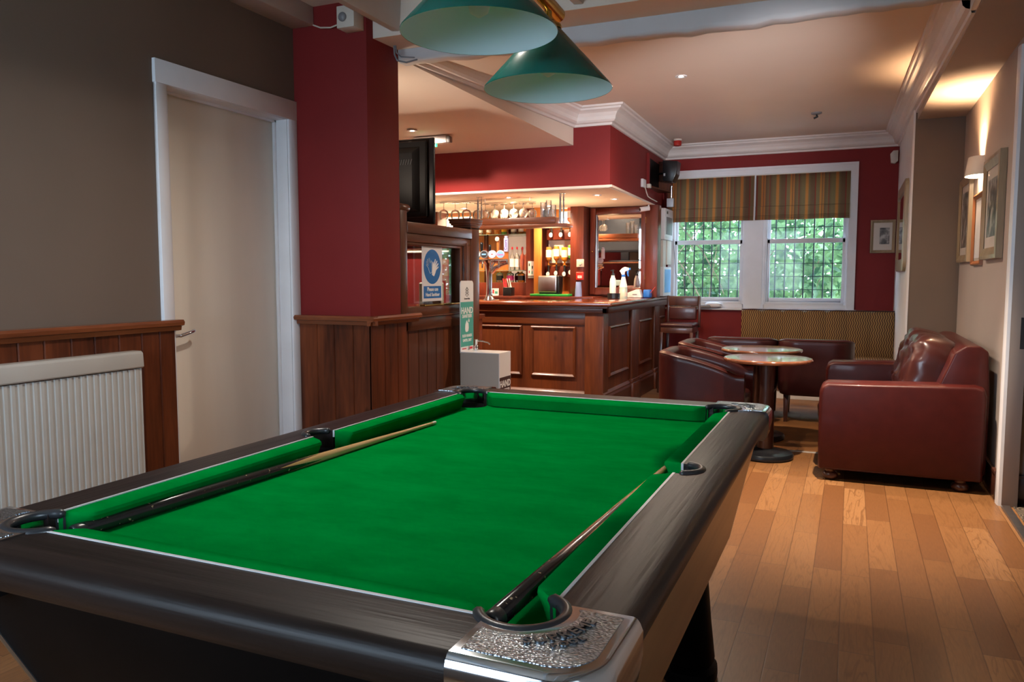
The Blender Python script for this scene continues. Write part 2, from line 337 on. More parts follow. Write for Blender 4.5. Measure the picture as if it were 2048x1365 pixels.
# ------------------------------------------------------------------ geometry helpers
class MB:
    def __init__(s): s.b = bmesh.new()
    def face(s, pts):
        return s.b.faces.new([s.b.verts.new(p) for p in pts])
    def box(s, x0, x1, y0, y1, z0, z1):
        v = [s.b.verts.new((x, y, z)) for x in (x0, x1) for y in (y0, y1) for z in (z0, z1)]
        for f in ((0, 1, 3, 2), (4, 6, 7, 5), (0, 4, 5, 1), (2, 3, 7, 6), (0, 2, 6, 4), (1, 5, 7, 3)): s.b.faces.new([v[i] for i in f])
        return s
    def hexa(s, bot, top):
        a = [s.b.verts.new(p) for p in bot]; c = [s.b.verts.new(p) for p in top]; k = len(a)
        s.b.faces.new(a[::-1]); s.b.faces.new(c)
        for i in range(k): s.b.faces.new((a[i], a[(i + 1) % k], c[(i + 1) % k], c[i]))
        return s
    def prism(s, poly, axis, a, b):
        def P(u, v, t): return {'x': (t, u, v), 'y': (u, t, v), 'z': (u, v, t)}[axis]
        return s.hexa([P(u, v, a) for u, v in poly], [P(u, v, b) for u, v in poly])
    def lathe(s, prof, c=(0, 0, 0), seg=32, ax='z', sx=1, sy=1):
        rings = []
        for r_, h in prof:
            ring = []
            for i in range(seg):
                t = 2 * math.pi * i / seg; u, v = r_ * math.cos(t) * sx, r_ * math.sin(t) * sy
                p = {'z': (u, v, h), 'x': (h, u, v), 'y': (u, h, v)}[ax]
                ring.append(s.b.verts.new((c[0] + p[0], c[1] + p[1], c[2] + p[2])))
            rings.append(ring)
        for a, b in zip(rings, rings[1:]):
            for i in range(seg): s.b.faces.new((a[i], a[(i + 1) % seg], b[(i + 1) % seg], b[i]))
        if prof[0][0] > 1e-4: s.b.faces.new(rings[0][::-1])
        if prof[-1][0] > 1e-4: s.b.faces.new(rings[-1])
        return s
    def openlathe(s, prof, c=(0, 0, 0), seg=40):
        rings = [[s.b.verts.new((c[0] + r_ * math.cos(2 * math.pi * i / seg), c[1] + r_ * math.sin(2 * math.pi * i / seg), c[2] + h)) for i in range(seg)] for r_, h in prof]
        for a, b in zip(rings, rings[1:]):
            for i in range(seg): s.b.faces.new((a[i], a[(i + 1) % seg], b[(i + 1) % seg], b[i]))
        return s
    def tube(s, pts, r, seg=10, closed=False):
        pts = [Vector(p) for p in pts]; rings = []
        rr = r if isinstance(r, (list, tuple)) else [r] * len(pts)
        for i, p in enumerate(pts):
            a = pts[i - 1] if (i or closed) else p; c = pts[(i + 1) % len(pts)] if (i < len(pts) - 1 or closed) else p
            d = (c - a).normalized(); up = Vector((0, 0, 1)) if abs(d.z) < .95 else Vector((1, 0, 0))
            u = d.cross(up).normalized(); v = d.cross(u)
            rings.append([s.b.verts.new(p + rr[i] * (math.cos(2 * math.pi * k / seg) * u + math.sin(2 * math.pi * k / seg) * v)) for k in range(seg)])
        n = len(rings)
        for i in range(n if closed else n - 1):
            a, b = rings[i], rings[(i + 1) % n]
            for k in range(seg): s.b.faces.new((a[k], a[(k + 1) % seg], b[(k + 1) % seg], b[k]))
        if not closed: s.b.faces.new(rings[0][::-1]); s.b.faces.new(rings[-1])
        return s
    def rbox(s, x0, x1, y0, y1, z0, z1, r=.02, seg=3):
        o = MB(); o.box(x0, x1, y0, y1, z0, z1)
        bmesh.ops.recalc_face_normals(o.b, faces=o.b.faces)
        bmesh.ops.bevel(o.b, geom=list(o.b.edges), offset=r, segments=seg, profile=.5, affect='EDGES')
        me = bpy.data.meshes.new('t'); o.b.to_mesh(me); s.b.from_mesh(me); bpy.data.meshes.remove(me); o.b.free(); return s
    def grid(s, f, nu, nv, close_u=False):
        g = [[s.b.verts.new(f(i / (nu if close_u else nu), j / nv)) for j in range(nv + 1)] for i in range(nu if close_u else nu + 1)]
        for i in range(nu):
            for j in range(nv): s.b.faces.new((g[i][j], g[(i + 1) % len(g)][j], g[(i + 1) % len(g)][j + 1], g[i][j + 1]))
        return s
def obj(name, mb, mat, parent=None, smooth=35, bevel=0, bseg=2, local=False, keep=False):
    b = mb.b
    if parent is not None and not local:
        L = parent['_o'] if '_o' in parent else list(parent.location)
        bmesh.ops.translate(b, verts=b.verts, vec=(-L[0], -L[1], -L[2]))
    bmesh.ops.remove_doubles(b, verts=b.verts, dist=1e-5)
    bmesh.ops.recalc_face_normals(b, faces=b.faces)
    if bevel:
        es = [e for e in b.edges if len(e.link_faces) == 2 and e.calc_face_angle(0) > .5]
        bmesh.ops.bevel(b, geom=es, offset=bevel, segments=bseg, profile=.5, affect='EDGES', clamp_overlap=True)
    me = bpy.data.meshes.new(name); b.to_mesh(me); b.free()
    for mm in (mat if isinstance(mat, (list, tuple)) else [mat]): me.materials.append(M[mm])
    if smooth:
        me.polygons.foreach_set('use_smooth', [True] * len(me.polygons)); me.set_sharp_from_angle(angle=R(smooth))
    o = bpy.data.objects.new(name, me); COL.objects.link(o)
    if parent is not None: o.parent = parent
    if parent is not None and '_o' in parent: o['_o'] = list(parent['_o'])
    return o
def thing(name, label, cat, loc=(0, 0, 0), group=None):
    o = bpy.data.objects.new(name, None); COL.objects.link(o); o.location = loc; o['label'] = label; o['category'] = cat
    o.empty_display_size = .05
    if group: o['group'] = group
    return o
def sub(part, root):
    """let sub-parts of this part be written in the same coordinates as the part itself"""
    part['_o'] = list(root.location); return part
def tag(o, label, cat, group=None, kind=None):
    o['label'] = label; o['category'] = cat
    if group: o['group'] = group
    if kind: o['kind'] = kind
    return o
def struct(name, mb, mat, parent=None, **k):
    o = obj(name, mb, mat, parent, **k); o['kind'] = 'structure'; return o
def rebase(o, loc):
    """move a top-level mesh's origin to its own place"""
    o.data.transform(Matrix.Translation(-Vector(loc))); o.location = loc; return o
def copy_tree(o, parent=None):
    c = o.copy(); COL.objects.link(c); c.parent = parent
    for ch in list(o.children): copy_tree(ch, c)
    return c
def text(name, s, size, mat, parent, loc, rot, ext=.0006, sx=1, align='CENTER', bold=0):
    cu = bpy.data.curves.new('t', 'FONT'); cu.body = s; cu.size = size; cu.extrude = ext; cu.align_x = align; cu.align_y = 'CENTER'; cu.offset = bold
    cu.resolution_u = 3
    t = bpy.data.objects.new('t', cu); COL.objects.link(t); dg = bpy.context.evaluated_depsgraph_get()
    me = bpy.data.meshes.new_from_object(t.evaluated_get(dg)); bpy.data.objects.remove(t); bpy.data.curves.remove(cu)
    L = Vector(parent['_o']) if '_o' in parent else Vector(parent.location)
    mt = Matrix.Translation(Vector(loc) - L) @ rot.to_4x4() @ Matrix.Diagonal((sx, 1, 1, 1)); me.transform(mt)
    me.materials.clear(); me.materials.append(M[mat]); o = bpy.data.objects.new(name, me); COL.objects.link(o); o.parent = parent; return o
def axes(u, v):
    """rotation matrix whose text runs along u with up v"""
    u = Vector(u).normalized(); v = Vector(v).normalized(); w_ = u.cross(v)
    return Matrix((u, v, w_)).transposed()
def boolean(o, cutters):
    for c in cutters:
        mo = o.modifiers.new('b', 'BOOLEAN'); mo.operation = 'DIFFERENCE'; mo.solver = 'EXACT'; mo.object = c
    dg = bpy.context.evaluated_depsgraph_get(); me = bpy.data.meshes.new_from_object(o.evaluated_get(dg))
    o.modifiers.clear(); old = o.data; o.data = me; bpy.data.meshes.remove(old)
    me.polygons.foreach_set('use_smooth', [True] * len(me.polygons)); me.set_sharp_from_angle(angle=R(35))
def cutter(mb):
    bmesh.ops.recalc_face_normals(mb.b, faces=mb.b.faces)
    me = bpy.data.meshes.new('cut'); mb.b.to_mesh(me); o = bpy.data.objects.new('cut', me); COL.objects.link(o); return o
def drop(os_):
    for o in os_:
        me = o.data; bpy.data.objects.remove(o); bpy.data.meshes.remove(me)
def arc(cx, cy, r, a0, a1, n):
    return [(cx + r * math.cos(R(a0 + (a1 - a0) * i / n)), cy + r * math.sin(R(a0 + (a1 - a0) * i / n))) for i in range(n + 1)]

# ------------------------------------------------------------------ the setting
XL, XR, YW = -3.4, .84, 9.85
def cz(y): return 2.725 + (y - 7.07) * .0216          # underside of the cornice
struct('floor', MB().box(-5.2, 1.0, -1.8, 10.1, -.1, 0), 'oak_floor')
struct('floor_carpet', MB().box(.9, 3.0, -1.8, 5.35, -.1, .004), 'patterned_carpet')
struct('ground', MB().box(-20, 24, 10.15, 24, -.6, -.3).box(3.2, 24, -14, 10.15, -.6, -.3).box(-20, -5.35, -14, 10.15, -.6, -.3).box(-5.35, 3.2, -14, -2.02, -.6, -.3), 'ground_stone')
# left wall with the door opening
m = MB().box(XL - .2, XL, -1.8, 3.17, 0, 3.1).box(XL - .2, XL, 4.15, 4.6, 0, 3.1).box(XL - .2, XL, 3.17, 4.15, 2.36, 3.1)
struct('wall_left', m, 'taupe')
struct('wall_back', MB().box(-3.6, -3.35, -2.0, -1.8, -.1, 3.2).box(-1.15, 3.0, -2.0, -1.8, -.1, 3.2).box(-3.35, -1.15, -2.0, -1.8, -.1, .9).box(-3.35, -1.15, -2.0, -1.8, 2.6, 3.2), 'taupe')
wb = MB()
for a_, b_ in ((-3.35, -2.28), (-2.22, -1.15)):
    wb.box(a_, a_ + .06, -1.95, -1.87, .9, 2.6).box(b_ - .06, b_, -1.95, -1.87, .9, 2.6).box(a_ + .06, b_ - .06, -1.95, -1.87, .9, .97).box(a_ + .06, b_ - .06, -1.95, -1.87, 2.53, 2.6).box(a_ + .06, b_ - .06, -1.95, -1.87, 1.72, 1.78)
wb.box(-2.28, -2.22, -1.96, -1.84, .9, 2.6)
w4 = struct('window_4', wb, 'white_gloss'); struct('window_pane', MB().box(-3.33, -1.17, -1.915, -1.911, .92, 2.58), 'window_glass', w4)
struct('wall_bar_left', MB().box(-5.3, -5.1, 4.3, 10.1, 0, 3.2), 'beige_paint')
struct('wall_bar_near', MB().box(-5.3, -3.6, 4.3, 4.42, 0, 3.2), 'red_paint')
# pillar: red plaster over panelling
struct('wall_pillar', MB().box(XL, -2.83, 4.225, 4.6, 1.06, 3.1), 'red_paint', bevel=.006)
def planks(x0, x1, z0, z1, face, depth, horiz, wd=.115, seed=1, gap=.006):
    """vertical tongue-and-groove boards; face is the plane coordinate, horiz 'x' or 'y'"""
    rn = random.Random(seed); mb = MB(); a = x0
    while a < x1 - .01:
        b = min(x1, a + wd * rn.uniform(.9, 1.12))
        if x1 - b < .03: b = x1
        o = MB()
        if horiz == 'y': o.box(face - depth, face, a, b - gap * .2, z0, z1)
        else: o.box(a, b - gap * .2, face, face + depth, z0, z1)
        es = [e for e in o.b.edges if abs(e.verts[0].co.z - e.verts[1].co.z) > .1]
        bmesh.ops.bevel(o.b, geom=es, offset=gap, segments=1, affect='EDGES')
        me = bpy.data.meshes.new('t'); o.b.to_mesh(me); mb.b.from_mesh(me); bpy.data.meshes.remove(me); a = b
    return mb
struct('trim_1', planks(-1.8, 3.15, 0, 1.055, XL + .032, .032, 'y', .125, 3), 'dado_wood')
struct('trim_2', planks(XL + .02, -2.808, 0, 1.04, 4.203, .022, 'x', .15, 4), 'dado_wood')
struct('trim_3', planks(4.203, 4.64, 0, 1.04, -2.808, .022, 'y', .15, 5), 'dado_wood')
def dado_profile(f, s): return [(f, 1.035), (f + s * .026, 1.04), (f + s * .030, 1.062), (f + s * .05, 1.068), (f + s * .054, 1.085), (f + s * .045, 1.098), (f, 1.10)]
struct('trim_4', MB().prism(dado_profile(XL + .02, 1), 'y', -1.8, 3.178), 'dado_rail_y')
pp = [(u, v - .02) for u, v in dado_profile(0, 1)]
mb = MB().prism([(4.205 - u, v) for u, v in pp], 'x', XL - .02, -2.76)
struct('trim_5', mb, 'dado_rail_x')
struct('trim_6', MB().prism([(-2.81 + u, v) for u, v in pp], 'y', 4.155, 4.76), 'dado_rail_y')
# door in the left wall
d1 = struct('door_1', MB().box(XL - .16, XL - .112, 3.18, 4.14, .01, 2.35), 'door_paint', bevel=.002)
d1['label'] = 'plain cream door in the left wall beside the red pillar'
fr = MB().box(XL - .2, XL + .0, 3.155, 3.175, 0, 2.37).box(XL - .2, XL, 4.145, 4.165, 0, 2.37).box(XL - .2, XL, 3.165, 4.155, 2.35, 2.37)
fr.box(XL - .105, XL - .085, 3.17, 3.19, 0, 2.36).box(XL - .105, XL - .085, 4.13, 4.15, 0, 2.36).box(XL - .105, XL - .085, 3.17, 4.15, 2.335, 2.36)
struct('door_frame', fr, 'white_gloss', d1, bevel=.001)
ar = MB().prism([(XL, 3.085), (XL + .022, 3.088), (XL + .022, 3.15), (XL + .014, 3.168), (XL, 3.168)], 'z', 0, 2.352)
ar.prism([(XL, 4.150), (XL + .014, 4.150), (XL + .022, 4.168), (XL + .022, 4.223), (XL, 4.225)], 'z', 0, 2.352)
ar.prism([(3.085, 2.352), (4.225, 2.352), (4.225, 2.475), (3.085, 2.475)], 'x', XL, XL + .022)
struct('door_architrave', ar, 'white_gloss', d1, bevel=.002)
hd = MB().lathe([(.026, 0), (.026, .008), (.012, .010), (.012, .02)], (XL - .112, 3.24, 1.0), 20, 'x')
hd.tube([(XL - .10, 3.24, 1.0), (XL - .052, 3.24, 1.0), (XL - .040, 3.252, 1.0), (XL - .040, 3.34, 1.018), (XL - .052, 3.362, 1.022)], .0105, 12)
struct('door_handle', hd, 'chrome', d1)

# right side: wall, door opening toward the next room, alcove, nib and window near the camera
rw = MB().box(XR, XR + .08, 5.24, 7.66, 0, 2.9)
rw.box(XR, XR + .16, -1.8, -1.2, 0, 3.1).box(XR, XR + .16, .2, 3.9, 0, 3.1).box(XR, XR + .16, -1.2, .2, 0, .86).box(XR, XR + .16, -1.2, .2, 2.38, 3.1).box(XR, XR + .12, 3.9, 5.24, 2.68, 3.1)
struct('wall_right', rw, 'beige_paint')
struct('wall_next_room', MB().box(.92, 3.0, 5.30, 5.45, 0, 3.1).box(3.0, 3.1, 2.2, 5.45, 0, 3.1).box(1.0, 3.1, 2.1, 2.2, 0, 3.1).box(.96, 3.1, 2.1, 5.45, 2.9, 3.1), 'beige_paint')
struct('baseboard_next_room', MB().box(.92, 3.0, 5.282, 5.30, 0, .15).box(.92, 3.0, 5.278, 5.30, .15, .175), 'dark_wood', bevel=.003)
jb = MB().prism([(XR - .022, 5.235), (XR - .022, 5.275), (XR - .012, 5.30), (XR - .002, 5.335), (XR, 5.335), (XR, 5.20), (XR - .016, 5.205)], 'z', 0, 2.62)
struct('trim_7', jb, 'white_gloss')
rv = MB().box(XR, XR + .08, 5.20, 5.243, 0, 2.68)
d2 = struct('door_2', rv, 'beige_paint', bevel=.002); d2['label'] = 'cream painted door jamb at the right edge with a metal strike plate'
struct('strike_plate', MB().box(XR + .05, XR + .078, 5.197, 5.2005, .92, 1.10).box(XR + .058, XR + .070, 5.1955, 5.2, .985, 1.03), 'dark_plastic', d2)
struct('wall_alcove_end', MB().box(.46, XR + .12, 7.66, 9.9, 0, 2.9), 'taupe')
struct('wall_nib', MB().box(.445, .461, 7.655, 9.85, 0, 2.9), 'nib_paint')
struct('baseboard_right', MB().box(XR - .018, XR, 5.34, 7.66, 0, .15).box(XR - .022, XR, 5.34, 7.66, .15, .175), 'dark_wood', bevel=.003)
# beam along the right, carrying the cornice
bm = MB().hexa([(.475, 7.67, 2.68), (.54, 4.4, 2.67), (XR + .1, 4.4, 2.67), (XR + .1, 7.67, 2.68)], [(.475, 7.67, 3.1), (.54, 4.4, 3.1), (XR + .1, 4.4, 3.1), (XR + .1, 7.67, 3.1)])
bm.hexa([(.54, 4.4, 2.67), (.62, .0, 2.67), (XR + .1, .0, 2.67), (XR + .1, 4.4, 2.67)], [(.54, 4.4, 3.1), (.62, .0, 3.1), (XR + .1, .0, 3.1), (XR + .1, 4.4, 3.1)])
bm.hexa([(.445, 9.9, 2.68), (.475, 7.6, 2.68), (.6, 7.6, 2.68), (.6, 9.9, 2.68)], [(.445, 9.9, 3.1), (.475, 7.6, 3.1), (.6, 7.6, 3.1), (.6, 9.9, 3.1)])
struct('ceiling_beam_right', bm, 'beige_paint')
# window wall
ww = MB().box(-2.4, -2.09, YW, YW + .3, 0, 3.1).box(-.03, .6, YW, YW + .3, 0, 3.1).box(-2.09, -.03, YW, YW + .3, 2.58, 3.1).box(-2.09, -.03, YW, YW + .3, 0, .95)
struct('wall_far', ww, 'red_paint')
struct('wall_back_bar', MB().box(-5.2, -2.19, 9.1, 9.25, 0, 2.2), 'back_bar_wood')
# ceilings
H = .17
mb = MB(); mb.hexa([(-2.86, 4.3, cz(4.3) + H), (.7, 4.3, cz(4.3) + H), (.7, 10, cz(10) + H), (-2.86, 10, cz(10) + H)], [(-2.86, 4.3, 3.3), (.7, 4.3, 3.3), (.7, 10, 3.3), (-2.86, 10, 3.3)])
struct('ceiling', mb, 'ceiling_paint')
mb = MB().hexa([(-5.2, 4.61, 2.79), (-2.80, 4.61, 2.775), (-2.44, 7.1, 2.562), (-5.2, 7.1, 2.585)], [(-5.2, 4.61, 3.1), (-2.80, 4.61, 3.1), (-2.44, 7.1, 3.1), (-5.2, 7.1, 3.1)])
struct('ceiling_low', mb, 'ceiling_paint')
struct('ceiling_near', MB().box(-3.6, 3.0, -2.0, 4.65, 3.06, 3.2), 'ceiling_paint')
for i, x in enumerate((-2.60, -2.02, -1.445, -.845, -.25, .33)):
    struct('ceiling_joist_%d' % (i + 1), MB().prism([(x * 1.04, 3.07), (x * 1.04 + .012, 2.862), (x * 1.04 + .07, 2.857), (x * 1.04 + .085, 3.07)], 'y', -1.8, 4.62), 'beam_paint', bevel=.008)
struct('ceiling_joist_7', MB().box(XL, -3.225, -1.8, 4.222, 2.94, 3.06), 'beam_paint', bevel=.006)
def crossbeam():
    mb = MB(); n = 40; rn = random.Random(3)
    off = [rn.uniform(-.008, .008) for _ in range(n + 1)]
    def f(u, v):
        i = round(u * n); x = -2.83 + u * 3.67; s = .672 if 0 else 0
        zb = 2.765 - .036 * min(1, u / .55) + .012 * max(0, (u - .55) / .45) + off[i]
        ring = [(4.6, 3.1), (4.6, zb + .03), (4.605, zb + .006), (4.615, zb), (4.70, zb), (4.72, zb + .02), (4.72, 3.1)]
        y, z = ring[min(6, round(v * 6))]; return (x, y, z)
    mb.grid(f, n, 6); return mb
struct('ceiling_cross_beam', crossbeam(), 'beam_paint', smooth=50)
# fascia over the bar
fx0, fx1 = -2.085, -2.205
def fas(z0f, z1):
    mb = MB()
    mb.hexa([(-5.2, 7.07, z0f), (fx0, 7.07, z0f), (fx1, YW, z0f), (-5.2, YW, z0f)], [(-5.2, 7.07, z1), (fx0, 7.07, z1), (fx1, YW, z1), (-5.2, YW, z1)]); return mb
struct('wall_fascia', fas(2.180, 3.1), 'red_paint', bevel=.004)
sf = MB().hexa([(-5.2, 7.05, 2.16), (fx0 + .025, 7.05, 2.16), (fx1 + .02, YW, 2.16), (-5.2, YW, 2.16)], [(-5.2, 7.05, 2.181), (fx0 + .025, 7.05, 2.181), (fx1 + .02, YW, 2.181), (-5.2, YW, 2.181)])
for k in range(22):
    y0 = 7.06 + k * .095
    sf.box(-5.1, fx0 - .0 - .045 * (y0 - 7) / 2.8, y0, y0 + .088, 2.154, 2.162)
struct('ceiling_bar_soffit', sf, 'ceiling_paint')
# cornice swept along a path, inside corner mitred
CP = [(0, 0), (.018, .002), (.022, .022), (.045, .028), (.060, .045), (.066, .075), (.085, .105), (.115, .125), (.125, .128), (.130, .145), (.150, .150), (.155, .170)]
def cornice(path, zs):
    mb = MB(); n = len(path); rings = []
    for i, (x, y) in enumerate(path):
        ds = []
        if i: a = Vector((x - path[i - 1][0], y - path[i - 1][1])).normalized(); ds.append(a)
        if i < n - 1: a = Vector((path[i + 1][0] - x, path[i + 1][1] - y)).normalized(); ds.append(a)
        ns = [Vector((d.y, -d.x)) for d in ds]          # to the right of travel = into the room
        nn = sum(ns, Vector((0, 0))); nn = nn / nn.length; nn = nn / max(.3, nn.dot(ns[0]))
        rings.append([mb.b.verts.new((x + nn.x * u, y + nn.y * u, zs[i] + v)) for u, v in CP])
    for a, b in zip(rings, rings[1:]):
        for k in range(len(CP) - 1): mb.b.faces.new((a[k], a[k + 1], b[k + 1], b[k]))
    return mb
pth = [(-2.79, 4.63), (-2.44, 7.07), (-2.085, 7.07), (-2.205, YW), (.445, YW), (.478, 7.6), (.535, 4.7)]
zs_ = [cz(y) for _, y in pth]; zs_[0] = 2.775
struct('trim_8', cornice(pth, zs_), 'cornice_paint', smooth=20)
# skirting of the bar side step, threshold
rebase(tag(obj('threshold_strip', MB().prism([(0, 0), (.004, .006), (.026, .006), (.03, 0)], 'x', -2.0, .8), 'warm_grey_board'), 'thin pale threshold strip where the floorboards change direction', 'threshold strip'), (0, 0, 0)).location.y = 6.23
rebase(tag(obj('threshold_strip', MB().prism([(.835, 0), (.84, .01), (.88, .012), (.885, 0)], 'y', 3.9, 5.19), 'steel'), 'worn metal threshold strip between the oak floor and the patterned carpet', 'threshold strip'), (0, 0, 0))

# windows of the far wall
tr = MB()
def ringbox(mb, x0, x1, z0, z1, w_, y0, y1):
    mb.box(x0, x0 + w_, y0, y1, z0, z1).box(x1 - w_, x1, y0, y1, z0, z1).box(x0 + w_, x1 - w_, y0, y1, z1 - w_, z1).box(x0 + w_, x1 - w_, y0, y1, z0, z0 + w_)
ca = MB()
ca.box(-2.13, -.052, YW - .028, YW, 2.55, 2.63).box(-2.13, .012, YW - .045, YW - .028, 2.612, 2.638).box(-2.13, .035, YW - .028, YW, 2.63, 2.638)
ca.box(-.052, .035, YW - .028, YW, .948, 2.63).box(.012, .035, YW - .045, YW - .028, .948, 2.638).box(-2.13, -2.05, YW - .028, YW, .948, 2.55)
ca.box(-.052, -.03, YW, YW + .16, .95, 2.58)
ca.box(-1.185, -.995, YW - .02, YW + .16, .95, 2.58)
ca.box(-1.215, -1.185, YW + .0, YW + .16, .95, 2.58).box(-.995, -.965, YW + .0, YW + .16, .95, 2.58)
struct('trim_9', ca, 'white_gloss')
struct('trim_10', MB().box(-2.15, .06, YW - .05, YW + .2, .925, .948), 'white_gloss', bevel=.006)
for k, (x0, x1) in enumerate(((-2.09, -1.205), (-.975, -.05))):
    f = MB(); ringbox(f, x0, x1, 1.0, 2.58, .03, YW + .02, YW + .15)
    f.box(x0, x1, YW + .0, YW + .15, .948, 1.0).box(x0 + .03, x1 - .03, YW + .0, YW + .15, 1.0, 1.03)
    f.box(x0 + .03, x0 + .06, YW + .05, YW + .09, 1.03, 1.78).box(x1 - .06, x1 - .03, YW + .05, YW + .09, 1.03, 1.78).box(x0 + .06, x1 - .06, YW + .05, YW + .09, 1.03, 1.078)
    f.box(x0 + .03, x1 - .03, YW + .05, YW + .09, 1.732, 1.785)
    f.box(x0 + .03, x0 + .06, YW + .095, YW + .135, 1.76, 2.56).box(x1 - .06, x1 - .03, YW + .095, YW + .135, 1.76, 2.56).box(x0 + .06, x1 - .06, YW + .095, YW + .135, 2.5, 2.56)
    wv = struct('window_%d' % (k + 1), f, 'white_gloss', bevel=.003)
    struct('window_pane', MB().box(x0 + .05, x1 - .05, YW + .068, YW + .072, 1.07, 1.74).box(x0 + .05, x1 - .05, YW + .112, YW + .116, 1.78, 2.52), 'window_glass', wv)
    # sash horns
# near side window by the camera, out of frame, lets the daylight in
f = MB(); f.box(XR + .03, XR + .12, -1.2, -1.14, .86, 2.38).box(XR + .03, XR + .12, .14, .2, .86, 2.38).box(XR + .03, XR + .12, -1.14, .14, .86, .93).box(XR + .03, XR + .12, -1.14, .14, 2.31, 2.38).box(XR + .05, XR + .1, -.53, -.47, .93, 2.31)
w3 = struct('window_3', f, 'white_gloss'); struct('window_pane', MB().box(XR + .07, XR + .074, -1.15, .15, .9, 2.33), 'window_glass', w3)

# ------------------------------------------------------------------ outside: hedge, grille
def hedge():
    mb = MB(); rn = random.Random(11)
    for _ in range(19000):
        x = rn.uniform(-3.8, 1.1); z = rn.uniform(.3, 3.4); d = rn.random() ** 1.3
        y = 11.3 + d * 2.2 + .35 * math.sin(x * 2.1) + .3 * math.sin(z * 2.7 + x)
        # thinner toward the top left where the sky shows
        if rn.random() < .40 * max(0, (z - 1.1) / 1.5) * (1 if x < -1.6 else .75): continue
        l = rn.uniform(.035, .10); a, b_ = rn.uniform(0, 6.28), rn.uniform(-.9, .9)
        u = Vector((math.cos(a), rn.uniform(-.6, .6), math.sin(a))).normalized(); v = u.cross(Vector((b_, -1, rn.uniform(-.5, .5)))).normalized()
        p = Vector((x, y, z)); q = .34
        mb.face([p - u * l, p - u * l * .2 + v * l * q, p + u * l * .5 + v * l * q * .9, p + u * l, p + u * l * .5 - v * l * q * .9, p - u * l * .2 - v * l * q])
    return mb
b_ = hedge().b; me = bpy.data.meshes.new('hedge'); b_.to_mesh(me); b_.free(); me.materials.append(M['leaf'])
hg = bpy.data.objects.new('hedge_leaves', me); COL.objects.link(hg); tag(hg, 'sunlit green leaves of the overgrown hedge outside the far window', 'hedge', kind='stuff')
mb = MB(); rn = random.Random(5)
for _ in range(46):
    x, z = rn.uniform(-4.6, 1.2), -.3; p = [Vector((x, rn.uniform(11.4, 12.8), z))]
    dx = rn.uniform(-.35, .35)
    for k in range(9): p.append(p[-1] + Vector((dx + rn.uniform(-.12, .12), rn.uniform(-.08, .08), rn.uniform(.3, .5))))
    mb.tube(p, [rn.uniform(.008, .02) * (1 - i / 12) for i in range(len(p))], 5)
br = tag(obj('hedge_branches', mb, 'stem_brown'), 'thin bare brown stems running through the hedge outside', 'branches', kind='stuff')
for gi, (xs, zs) in enumerate((((-2.064, -1.947, -1.836, -1.724, -1.618, -1.514, -1.405, -1.298), (1.18, 1.34, 1.5, 1.66, 1.94)), ((-.859, -.748, -.642, -.534, -.426, -.315, -.213), (1.17, 1.33, 1.49, 1.65, 1.93)))):
    g = thing('window_grille', ['dark iron security bars outside the left-hand far window', 'dark iron security bars outside the right-hand far window'][gi], 'window bars', ((xs[0] + xs[-1]) / 2, 10.2, .9), 'window security grilles')
    for x in xs: obj('upright_bar', MB().tube([(x * 1.02, 10.2, .96), (x * 1.02, 10.2, 2.57)], .0085, 8), 'iron', g)
    for z in zs: obj('cross_bar', MB().box(xs[0] * 1.02 - .1, xs[-1] * 1.02 + .12, 10.19, 10.21, z, z + .008), 'iron', g)

# ------------------------------------------------------------------ blinds
for k, (x0, x1, lab) in enumerate(((-2.145, -1.103, 'olive and orange striped roman blind on the left, beside the bar'), (-1.083, -.047, 'olive and orange striped roman blind on the right, beside the red wall'))):
    t = thing('roman_blind', lab, 'blind', ((x0 + x1) / 2, YW - .06, 2.0), 'striped roman blinds')
    mb = MB(); ys = YW - .045
    prof = [(ys, 2.535), (ys - .004, 2.3), (ys - .006, 2.17), (ys - .018, 2.165), (ys - .022, 2.06), (ys - .030, 2.052), (ys - .026, 2.046), (ys - .034, 2.036), (ys - .030, 2.030), (ys - .038, 2.020), (ys - .034, 2.008), (ys - .026, 2.003)]
    n = 24
    def f(u, v):
        i = v * (len(prof) - 1); y, z = prof[round(i)]
        return (x0 + (x1 - x0) * u, y + .002 * math.sin(u * 25), z + .003 * math.sin(u * 9 + k) * v)
    mb.grid(f, n, len(prof) - 1)
    bb = mb.b; bmesh.ops.solidify(bb, geom=list(bb.faces), thickness=.003)
    obj('blind_fabric', mb, 'striped_blind', t, smooth=30)
    obj('head_rail', MB().box(x0, x1, ys + .002, ys + .028, 2.505, 2.545), 'cream_plastic', t)

# ------------------------------------------------------------------ radiator
t = thing('radiator', 'white ribbed panel radiator on the left wall under the dado rail', 'radiator', (-3.31, 1.5, .2))
mb = MB(); y0, y1 = .7, 2.86; pitch = .0335; n = int((y1 - y0) / pitch)
pts = []
for i in range(n):
    a = y0 + i * pitch
    pts += [(a, 0), (a + pitch * .30, 0), (a + pitch * .42, .005), (a + pitch * .88, .005)]
pts.append((y1, 0))
for (ya, da), (yb, db) in zip(pts, pts[1:]):
    mb.face([(-3.305 + da, ya, .30), (-3.305 + db, yb, .30), (-3.305 + db, yb, .865), (-3.305 + da, ya, .865)])
obj('front_panel', mb, 'radiator_enamel', t, smooth=0)
obj('panel_edge', MB().rbox(-3.352, -3.300, y0 - .004, y1 + .004, .26, .31, .006).rbox(-3.352, -3.302, y1 - .006, y1 + .006, .29, .9, .005).rbox(-3.352, -3.302, y0 - .006, y0 + .006, .29, .9, .005), 'radiator_enamel', t)
obj('top_grille', MB().prism([(-3.375, .90), (-3.375, .945), (-3.365, .955), (-3.305, .955), (-3.292, .945), (-3.288, .875), (-3.297, .868), (-3.30, .90)], 'y', y0 - .008, y1 + .008), 'radiator_enamel', t, bevel=.003)
